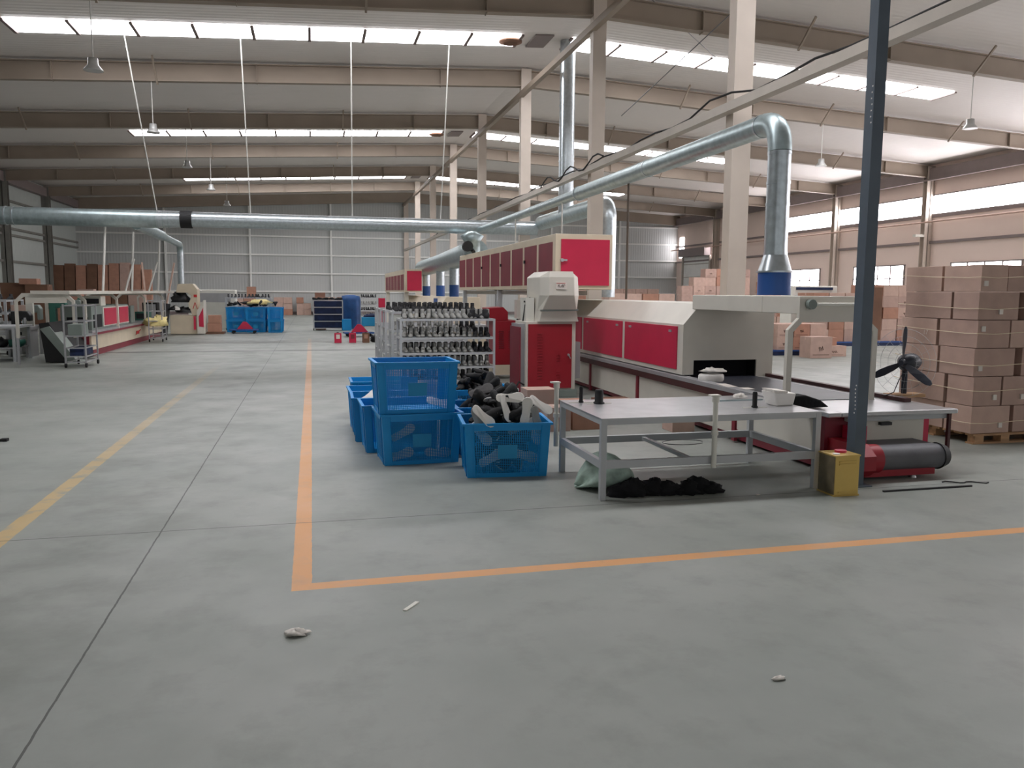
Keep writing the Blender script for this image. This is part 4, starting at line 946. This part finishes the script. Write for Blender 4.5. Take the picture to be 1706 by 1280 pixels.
MB().box(-6.3, -5.6, 20.42, 21.0, 1.40, 1.62).build('front_light_box', 'cream', t)
MB().prism([(-6.15, 20.75, .92), (-5.95, 20.75, .95), (-5.45, 20.75, .02), (-6.05, 20.75, .02)], (0, 1.8, 0)).build('feed_chute', 'black', t, 'black sloping feed end')
MB().hexa([(-5.55, 20.7, 0), (-5.35, 20.7, 0), (-5.35, 21.3, 0), (-5.55, 21.3, 0), (-6.12, 20.7, .80), (-5.92, 20.7, .86), (-5.92, 21.3, .86), (-6.12, 21.3, .80)]).build('chute_side', 'greygreen', t)
MB().bar((-5.475, 27.9, .3), (-5.475, 28.6, .42), .02).box(-5.49, -5.475, 28.0, 28.4, .30, .40).build('red_marking', 'redlogo', t, 'red lettering on the cream side')
for x, y0, y1 in ((-5.95, 26.0, 26.1), (-5.6, 28.2, 28.2), (-5.4, 31.6, 31.6)):
    tag(MB().cyl((x, y0, 1.68), (x+.12, y1, 3.55), .035, n=8).build('duct_prop', 'rod'), 'white prop rising from the left conveyor beam to the branch duct, %s' % {-5.95: 'nearest', -5.6: 'middle', -5.4: 'farthest'}[x], 'prop', 'duct props')
for i, (x, dx) in enumerate(((-5.75, -.3), (-5.6, -.32))):
    tag(MB().cyl((x, 28+3*i, 1.68), (x-dx, 28+3*i, 2.7), .03, n=8).build('diagonal_brace', 'rod'), 'slanting pale brace above the left conveyor, %s one' % ('left' if i == 0 else 'right'), 'brace', 'conveyor braces')
# things working along the conveyor
for i, (x, y, w_, h_, m, lab) in enumerate(((-5.75, 24.0, .5, .25, 'whitepl', 'white box with a dark screen on the left conveyor hood'), (-5.8, 28.4, .3, .55, 'greygreen', 'grey machine head on the left conveyor between the arches'), (-5.75, 30.6, .45, .3, 'green', 'green box on the far end of the left conveyor'), (-5.7, 31.8, .5, .6, 'dark', 'dark machine at the far end of the left conveyor'))):
    z = 1.28 if i == 0 else .66
    tt = thing('conveyor_unit', lab, 'machine', (x, y, z))
    MB().box(x-w_/2, x+w_/2, y-.25, y+.25, z, z+h_).build('body', m, tt, bev=.015); MB().box(x-w_/2+.05, x+w_/2-.05, y-.262, y-.25, z+.06, z+h_-.06).build('front_panel', 'dark' if m != 'dark' else 'tubegrey', tt)
# sewing and bench area at the far left
t = thing('assembly_table', 'white assembly table at the left edge of the picture', 'table', (-8.1, 21.8, 0))
MB().box(-9.6, -6.78, 21.2, 22.4, .79, .84).build('table_top', 'greymetal', t)
for x in (-9.5, -6.84):
    for y in (21.24, 22.3): MB().box(x-.03, x+.03, y-.03, y+.03, 0, .79).build('leg', 'greymetal', t)
MB().box(-9.5, -6.85, 21.3, 22.3, .3, .33).build('shelf', 'tubegrey', t)
for i in range(8):
    x = -9.3+i*.34
    tag(MB().blob((x, 21.7, .42), .15, .3, .13, .3, 10, 6, i+80, -.09).build('cloth_bundle', ['card3', 'dark', 'yellow', 'dred', 'dark', 'navy', 'dark', 'green'][i]), 'bundle of shoe parts on the lower shelf of the left table, %s from the left' % ORD[i], 'bundle', 'bundles under the left table')
for i, (x, y, lab) in enumerate(((-10.15, 23.6, 'first'), (-10.4, 25.2, 'second'))):
    rk = dup(rack0, (x-.3, y, 0), 0, 'shoe rack full of dark shoes behind the left table, %s' % ('nearer' if i == 0 else 'farther'))
    rk.scale = (1.75, 1, 1.12)
    for si, z in enumerate((.715, .965, 1.27)):
        for j in range(10):
            put_last(x-.2+j*.265, y+.2, z*1.12, -pi/2+rnd.uniform(-.4, .4), '%s shoe on the %s shelf of the %s rack behind the left table' % ('dark' if (j*7+si) % 3 else 'grey', ['lower', 'middle', 'top'][si], ('nearer', 'farther')[i]), 'left rack shoes %d %d %d' % (i, si, (j*7+si) % 3 > 0), (j*7+si) % 3 > 0)
def stitcher(x, y, lab, m, h=1.35):
    t = thing('sewing_machine', lab, 'machine', (x, y, 0), 'left machines')
    MB().box(x-.28, x+.28, y-.3, y+.3, .68, .76).build('table_top', 'tubegrey', t)
    for sx in (-.24, .24): MB().box(x+sx-.025, x+sx+.025, y-.28, y+.28, 0, .68).build('leg', 'greymetal', t)
    MB().prism([(x-.22, y-.1, .76), (x-.22, y-.1, h), (x+.16, y-.1, h), (x+.22, y-.1, h-.1), (x+.22, y-.1, .9), (x+.14, y-.1, .9), (x+.14, y-.1, h-.2), (x-.06, y-.1, h-.22), (x-.06, y-.1, .76)], (0, .25, 0)).build('head', m, t, bev=.02)
    MB().cyl((x-.27, y, h-.15), (x-.22, y, h-.15), .1, n=14).build('hand_wheel', 'dark', t)
for i, (x, y, m, h) in enumerate(((-7.25, 24.0, 'greygreen', 1.3), (-7.0, 25.4, 'green', 1.4), (-6.95, 26.8, 'greygreen', 1.4), (-7.0, 28.3, 'green', 1.45), (-7.1, 30, 'greygreen', 1.5), (-7.2, 23.0, 'dark', 1.15))):
    stitcher(x, y, '%s stitching machine left of the conveyor, %s in its row' % ({'greygreen': 'grey', 'green': 'green', 'dark': 'dark'}[m], ORD[(i+1) % 6]), m, h)
t = thing('control_box', 'white control box hanging on a stand beside the left table', 'box', (-6.98, 22.45, 0))
MB().box(-7.1, -6.87, 22.4, 22.5, .44, .80).build('box', 'whitepl', t); MB().box(-7.06, -7.03, 22.385, 22.4, .57, .65).build('switch', 'dark', t)
MB().box(-7.0, -6.96, 22.5, 22.54, 0, 1.0).build('stand', 'tubegrey', t)
t = thing('tall_stand', 'narrow white stand tower behind the left table', 'stand', (-7.15, 23.6, 0))
MB().box(-7.25, -7.08, 23.5, 23.6, 0, 1.45).build('tower', 'whitepl', t); MB().box(-7.6, -7.25, 23.5, 23.58, 1.15, 1.3).build('arm', 'card2', t)
# cartons and boards near the left wall
for x, y, z, w_, d_, h_, lab in ((-13.3, 40, 0, 1.0, .8, 2.0, 'tall brown carton at the far left behind the sewing line'), (-12.2, 39.6, 0, .9, .7, 1.93, 'second tall brown carton behind the sewing line'), (-12.45, 39.7, 1.935, .7, .55, .25, 'carton on top of the tall cartons at the left'), (-11.3, 41, 0, .9, .8, 1.5, 'brown carton right of the tall left cartons'), (-10.2, 41.2, 0, .7, .7, 1.45, 'lower brown carton beside the left boards')):
    carton(x, y, z, w_, d_, h_, lab, 'left wall cartons', 'cardd' if h_ > 1.5 else 'card3')
for i in range(9):
    x = -15.2+i*.62; tl = 0; h_ = [3.2, 3.3, 3.2, 3.3, 3.25, 3.35, 3.4, 3.3, 3.0][i]
    o = MB().hexa([(x, 54.2, 0), (x+.56, 54.2, 0), (x+.56, 54.8, 0), (x, 54.8, 0), (x-tl, 54.6, h_), (x+.56-tl, 54.6, h_), (x+.56-tl, 54.9, h_), (x-tl, 54.9, h_)]).build('flattened_carton_bundle', ['cardd', 'cardd', 'card3', 'cardd', 'card3', 'card3', 'card', 'card3', 'card3'][i])
    tag(o, 'tall bundle of flattened brown cartons in the left far corner, %s from the left' % ORD[i], 'carton bundle', 'carton bundles')
for i in range(6):
    carton(-14.2+i*.85, 49, 0, .8, .6, 1.55+.1*(i % 3), 'brown carton in front of the flattened bundles, %s from the left' % ORD[i], 'bundle cartons', ['card3', 'cardd', 'card'][i % 3])
for i, x in enumerate((-9.6, -8.7)):
    tag(MB().bar((x, 52.5, 0), (x+.5*(1 if i else -.9), 53.8, 3.4), .1, .05).build('timber_batten', 'card2'), 'pale timber batten leaning near the carton bundles, %s' % ('right one' if i else 'left one'), 'batten', 'battens')

# toe lasting machine
t = thing('lasting_machine', 'cream toe lasting machine with dark works and red panels under the branch duct', 'machine', (-4.7, 33.7, 0))
MB().box(-5.32, -4.3, 33.35, 34.2, .02, .75).build('base', 'cream2', t, bev=.02)
MB().prism([(-5.0, 33.3, 1.95), (-4.45, 33.3, 1.97), (-4.28, 33.3, 1.75), (-4.28, 33.3, .75), (-4.5, 33.3, .75), (-4.62, 33.3, 1.2), (-4.5, 33.3, 1.5), (-4.66, 33.3, 1.62), (-5.05, 33.3, 1.62)], (0, .7, 0)).build('head', 'cream2', t, bev=.015)
MB().prism([(-4.32, 33.2, .04), (-4.06, 33.2, .04), (-4.06, 33.2, 1.34), (-4.32, 33.2, .9)], (0, .8, 0)).build('side_cover', 'cream', t)
MB().prism([(-4.25, 33.18, .32), (-4.08, 33.18, .3), (-4.08, 33.18, 1.05), (-4.25, 33.18, .7)], (0, .02, 0)).box(-4.44, -4.36, 33.18, 33.2, .2, .72).build('panel', 'red', t)
MB().blob((-4.92, 33.5, 1.25), .33, .3, .38, .3, 12, 8, 2).blob((-4.8, 33.5, .85), .35, .3, .2, .35, 12, 8, 6).blob((-5.15, 33.3, .95), .2, .2, .15, .3, 10, 6, 7).build('works', 'dark', t)
MB().blob((-5.05, 33.18, .95), .12, .05, .14, .3, 10, 6, 3).build('guard', 'white', t)
MB().box(-4.42, -4.30, 33.28, 33.3, 1.45, 1.55).bar((-4.46, 33.29, 1.0), (-4.38, 33.29, 1.25), .03, .02).bar((-4.30, 33.29, 1.0), (-4.38, 33.29, 1.25), .03, .02).build('red_emblem', 'redlogo', t)
MB().bar((-5.55, 33.2, 0), (-5.4, 33.3, 1.2), .2).build('stand_arm', 'dark', t)
carton(-4.02, 33.8, .08, .5, .5, .35, 'brown carton below another beside the lasting machine', 'lasting cartons', 'card3'); carton(-3.98, 33.82, .44, .46, .45, .3, 'brown carton on top of another beside the lasting machine', 'lasting cartons', 'card3')
tag(MB().box(-4.1, -3.4, 33.7, 34.4, 0, .075).build('pallet_board', 'cardd'), 'low dark board under the two cartons by the lasting machine', 'board')
# blue crates stacked two high in the middle distance
k = 0
for i in range(3):
    for j in range(2):
        for z in range(2):
            k += 1
            crate(-3.05+i*.78+.02*j, 35.0+j*.95+.25*(2-i), z*.515, pi/2*(i == 2)+.02*i, 'blue mesh crate in the far stacks, %s column, %s row, %s' % (ORD[i], 'front' if j == 0 else 'rear', 'upper' if z else 'lower'), 'far blue crates')
for i in range(26):
    loose_upper((-3.25+rnd.uniform(-.1, 1.9), 35.1+rnd.uniform(-.2, .9), 1.06+rnd.uniform(0, .14)), (rnd.uniform(-1, 1), rnd.uniform(-.5, .5), rnd.uniform(0, 6)), 'black upper heaped on the far blue crates', 'uppers on the far crates')
tag(MB().blob((-2.15, 35.3, 1.22), .45, .3, .12, .4, 14, 6, 8, -.08).build('yellow_bag', 'yellow'), 'yellow bag lying on top of the far blue crates', 'bag')
rk = dup(rack0, (-3.6, 36.9, 0), 0, 'pale rack with dark shoes behind the far blue crates'); rk.scale = (1.2, 1, 1.12)
for j in range(13): put_last(-3.5+j*.14, 37.1, 1.42, -pi/2+rnd.uniform(-.5, .5), 'dark shoe on top of the rack behind the far blue crates', 'far rack shoes', True)
t = thing('white_cabinet', 'pale grey machine cabinet behind the lasting machine', 'machine', (-4.3, 38, 0))
MB().box(-5.3, -3.3, 38, 39, .0, 1.75).build('body', 'whitepl', t, bev=.03); MB().box(-4.9, -3.5, 37.98, 38, 1.2, 1.6).build('window', 'tubegrey', t); MB().cyl((-5.2, 37.95, 1.7), (-4.7, 37.95, 1.7), .03, n=10).build('light_tube', 'white', t)
# hand pallet trucks
def truck(loc, lab, first=[None]):
    if first[0] is None:
        t = thing('pallet_truck', lab, 'pallet truck', (0, 0, 0), 'pallet trucks'); first[0] = t
        MB().box(-.55, .55, -.28, .28, .12, .17).build('platform', 'bluepaint', t)
        for x in (-.4, .4):
            for y in (-.2, .2): MB().cyl((x, y-.03, .06), (x, y+.03, .06), .06, n=14).build('wheel', 'black', t)
        MB().prism([(-.28, -.02, .17), (.36, -.02, .17), (.14, -.02, .42), (.08, -.02, .47), (-.04, -.02, .47), (-.1, -.02, .40)], (0, .06, 0)).build('hood', 'red', t, 'red triangular hood')
        t.location = loc; return t
    return dup(first[0], loc, .1, lab)
truck((-2.66, 34.1, 0), 'low blue platform truck with red hood in front of the blue crates at the left'); truck((1.72, 31.2, 0), 'low blue platform truck with red hood beside the red cans')
# sacks rack and blue covered stack
t = thing('sack_rack', 'white framed rack with four dark blue fabric levels in the far aisle', 'rack', (.7, 36.4, 0))
for x in (.07, 1.32):
    for y in (36.2, 36.8): MB().box(x-.02, x+.02, y-.02, y+.02, .06, 1.32).build('upright', 'greymetal', t); MB().cyl((x-.02, y, .05), (x+.02, y, .05), .05, n=10).build('caster', 'black', t)
for i in range(5): z = .08+.305*i; MB().box(.05, 1.34, 36.18, 36.22, z, z+.035).box(.05, 1.34, 36.78, 36.82, z, z+.035).build('rail', 'greymetal', t)
for i in range(4): z = .12+.305*i; MB().box(.1, 1.3, 36.24, 36.76, z, z+.25).build('fabric_bin', 'navy', t, bev=.03)
for i in range(9): loose_upper((.15+.13*i, 36.4+.03*(i % 3), 1.34), (rnd.uniform(-.6, .6), 0, rnd.uniform(0, 6)), 'dark shoe piece on top of the fabric rack', 'pieces on the fabric rack')
carton(.15, 36.9, 0, .45, .3, 1.65, 'open brown carton seen above the fabric rack', 'rack cartons', 'card3'); 
t = thing('covered_stack', 'tall stack covered in blue tarpaulin beside the fabric rack', 'stack', (1.75, 38, 0))
MB().rings([[(1.76+.45*cos(a)*k+.03*sin(5*a), 38+.5*sin(a)*k, z) for a in [2*pi*j/16 for j in range(16)]] for z, k in ((0, 1.02), (.3, 1), (.8, .98), (1.3, 1), (1.5, .9), (1.55, .3))]).build('tarpaulin', 'tarp', t)
tag(MB().box(1.28, 1.68, 36.0, 36.5, 0, .5).build('blue_bin', 'blue', bev=.02), 'plain blue bin standing at the foot of the covered stack', 'bin')
t = thing('blue_tub', 'blue open tub heaped with dark pieces behind the platform truck', 'tub', (2.36, 34, 0))
MB().box(2.02, 2.72, 33.9, 34.5, .28, .65).build('tub', 'bluelab', t, bev=.02); MB().blob((2.37, 34.2, .66), .3, .25, .12, .4, 12, 6, 12).build('contents', 'navy', t)
for x in (2.1, 2.64): MB().box(x-.02, x+.02, 33.95, 34.45, 0, .28).build('leg', 'tubegrey', t)
rk = dup(rack0, (2.3, 39.8, 0), 0, 'white shelf rack of assorted shoes beyond the blue tub'); rk.scale = (.55, 1, 1.12)
for si, z in enumerate((.485, .715, .965, 1.27)):
    for j in range(7): put_last(2.38+j*.11, 40.0, z*1.12, -pi/2+rnd.uniform(-.4, .4), '%s shoe on the %s level of the shelf rack beyond the blue tub' % ('dark' if si % 2 else 'pale', ORD[3-si]), 'aisle rack shoes %d' % si, si % 2 == 1)
t = thing('red_cabinet', 'narrow red cabinet beyond the shoe racks in the far aisle', 'cabinet', (3.5, 42, 0)); MB().box(3.36, 3.68, 41.9, 42.4, 0, 1.38).build('body', 'red', t, bev=.01); MB().box(3.36, 3.68, 41.88, 41.9, .5, .54).build('band', 'dred', t)
# cans on the floor
for i, (x, lab, m) in enumerate(((.83, 'red square can with a pale label standing alone on the aisle floor', 'dred'), (1.31, 'plain red square can, second on the aisle floor', 'dred'), (1.75, 'tan and red can third on the aisle floor', 'cardd'))):
    t = thing('square_can', lab, 'can', (x, 27.45, 0), 'aisle cans')
    MB().box(x-.115, x+.115, 27.33, 27.56, 0, .33).build('body', 'red' if i < 2 else m, t, bev=.01); MB().box(x-.06, x+.06, 27.325, 27.33, .14, .28).build('label_panel', ['sticker', 'dred', 'card3'][i], t); MB().cyl((x, 27.45, .33), (x, 27.45, .35), .04, n=12).build('cap', 'dark', t)
for i, (x, y) in enumerate(((2.05, 27.6), (2.25, 27.7), (2.42, 27.5))): tag(MB().blob((x, y, .12), .14, .14, .13, .35, 10, 6, 30+i, -.119).build('waste_bundle', ['dark', 'paper', 'dark'][i]), 'bundle of waste beside the aisle cans, %s from the left' % ORD[i], 'bundle', 'waste bundles')
# cartons along the far wall
rnd = random.Random(23)
stack(-2.6, 60.3, 0, 2, 3, .62, .6, .42, 'left far wall stack', 'far wall cartons', 1, 0); stack(-1.05, 60.3, 0, 2, 3, .5, .6, .42, 'right far wall stack', 'far wall cartons 2', 1, 0, skip=((1, 2),))
for i, (x, z) in enumerate(((-4.6, 0), (-4.4, .6), (-5.4, 0), (-6.3, 0), (.1, 0), (.9, 0), (1.8, 0))):
    carton(x, 59.5, z, .75, .7, 1.3 if z == 0 else 1.1, 'large carton by the far wall, %s from the left%s' % (ORD[i], ' on another' if z else ''), 'far large cartons', ['card3', 'card', 'card2'][i % 3]) if z == 0 else carton(x, 59.5, 1.305, .6, .6, .7, 'carton on top of the large cartons by the far wall', 'far large cartons', 'card3')
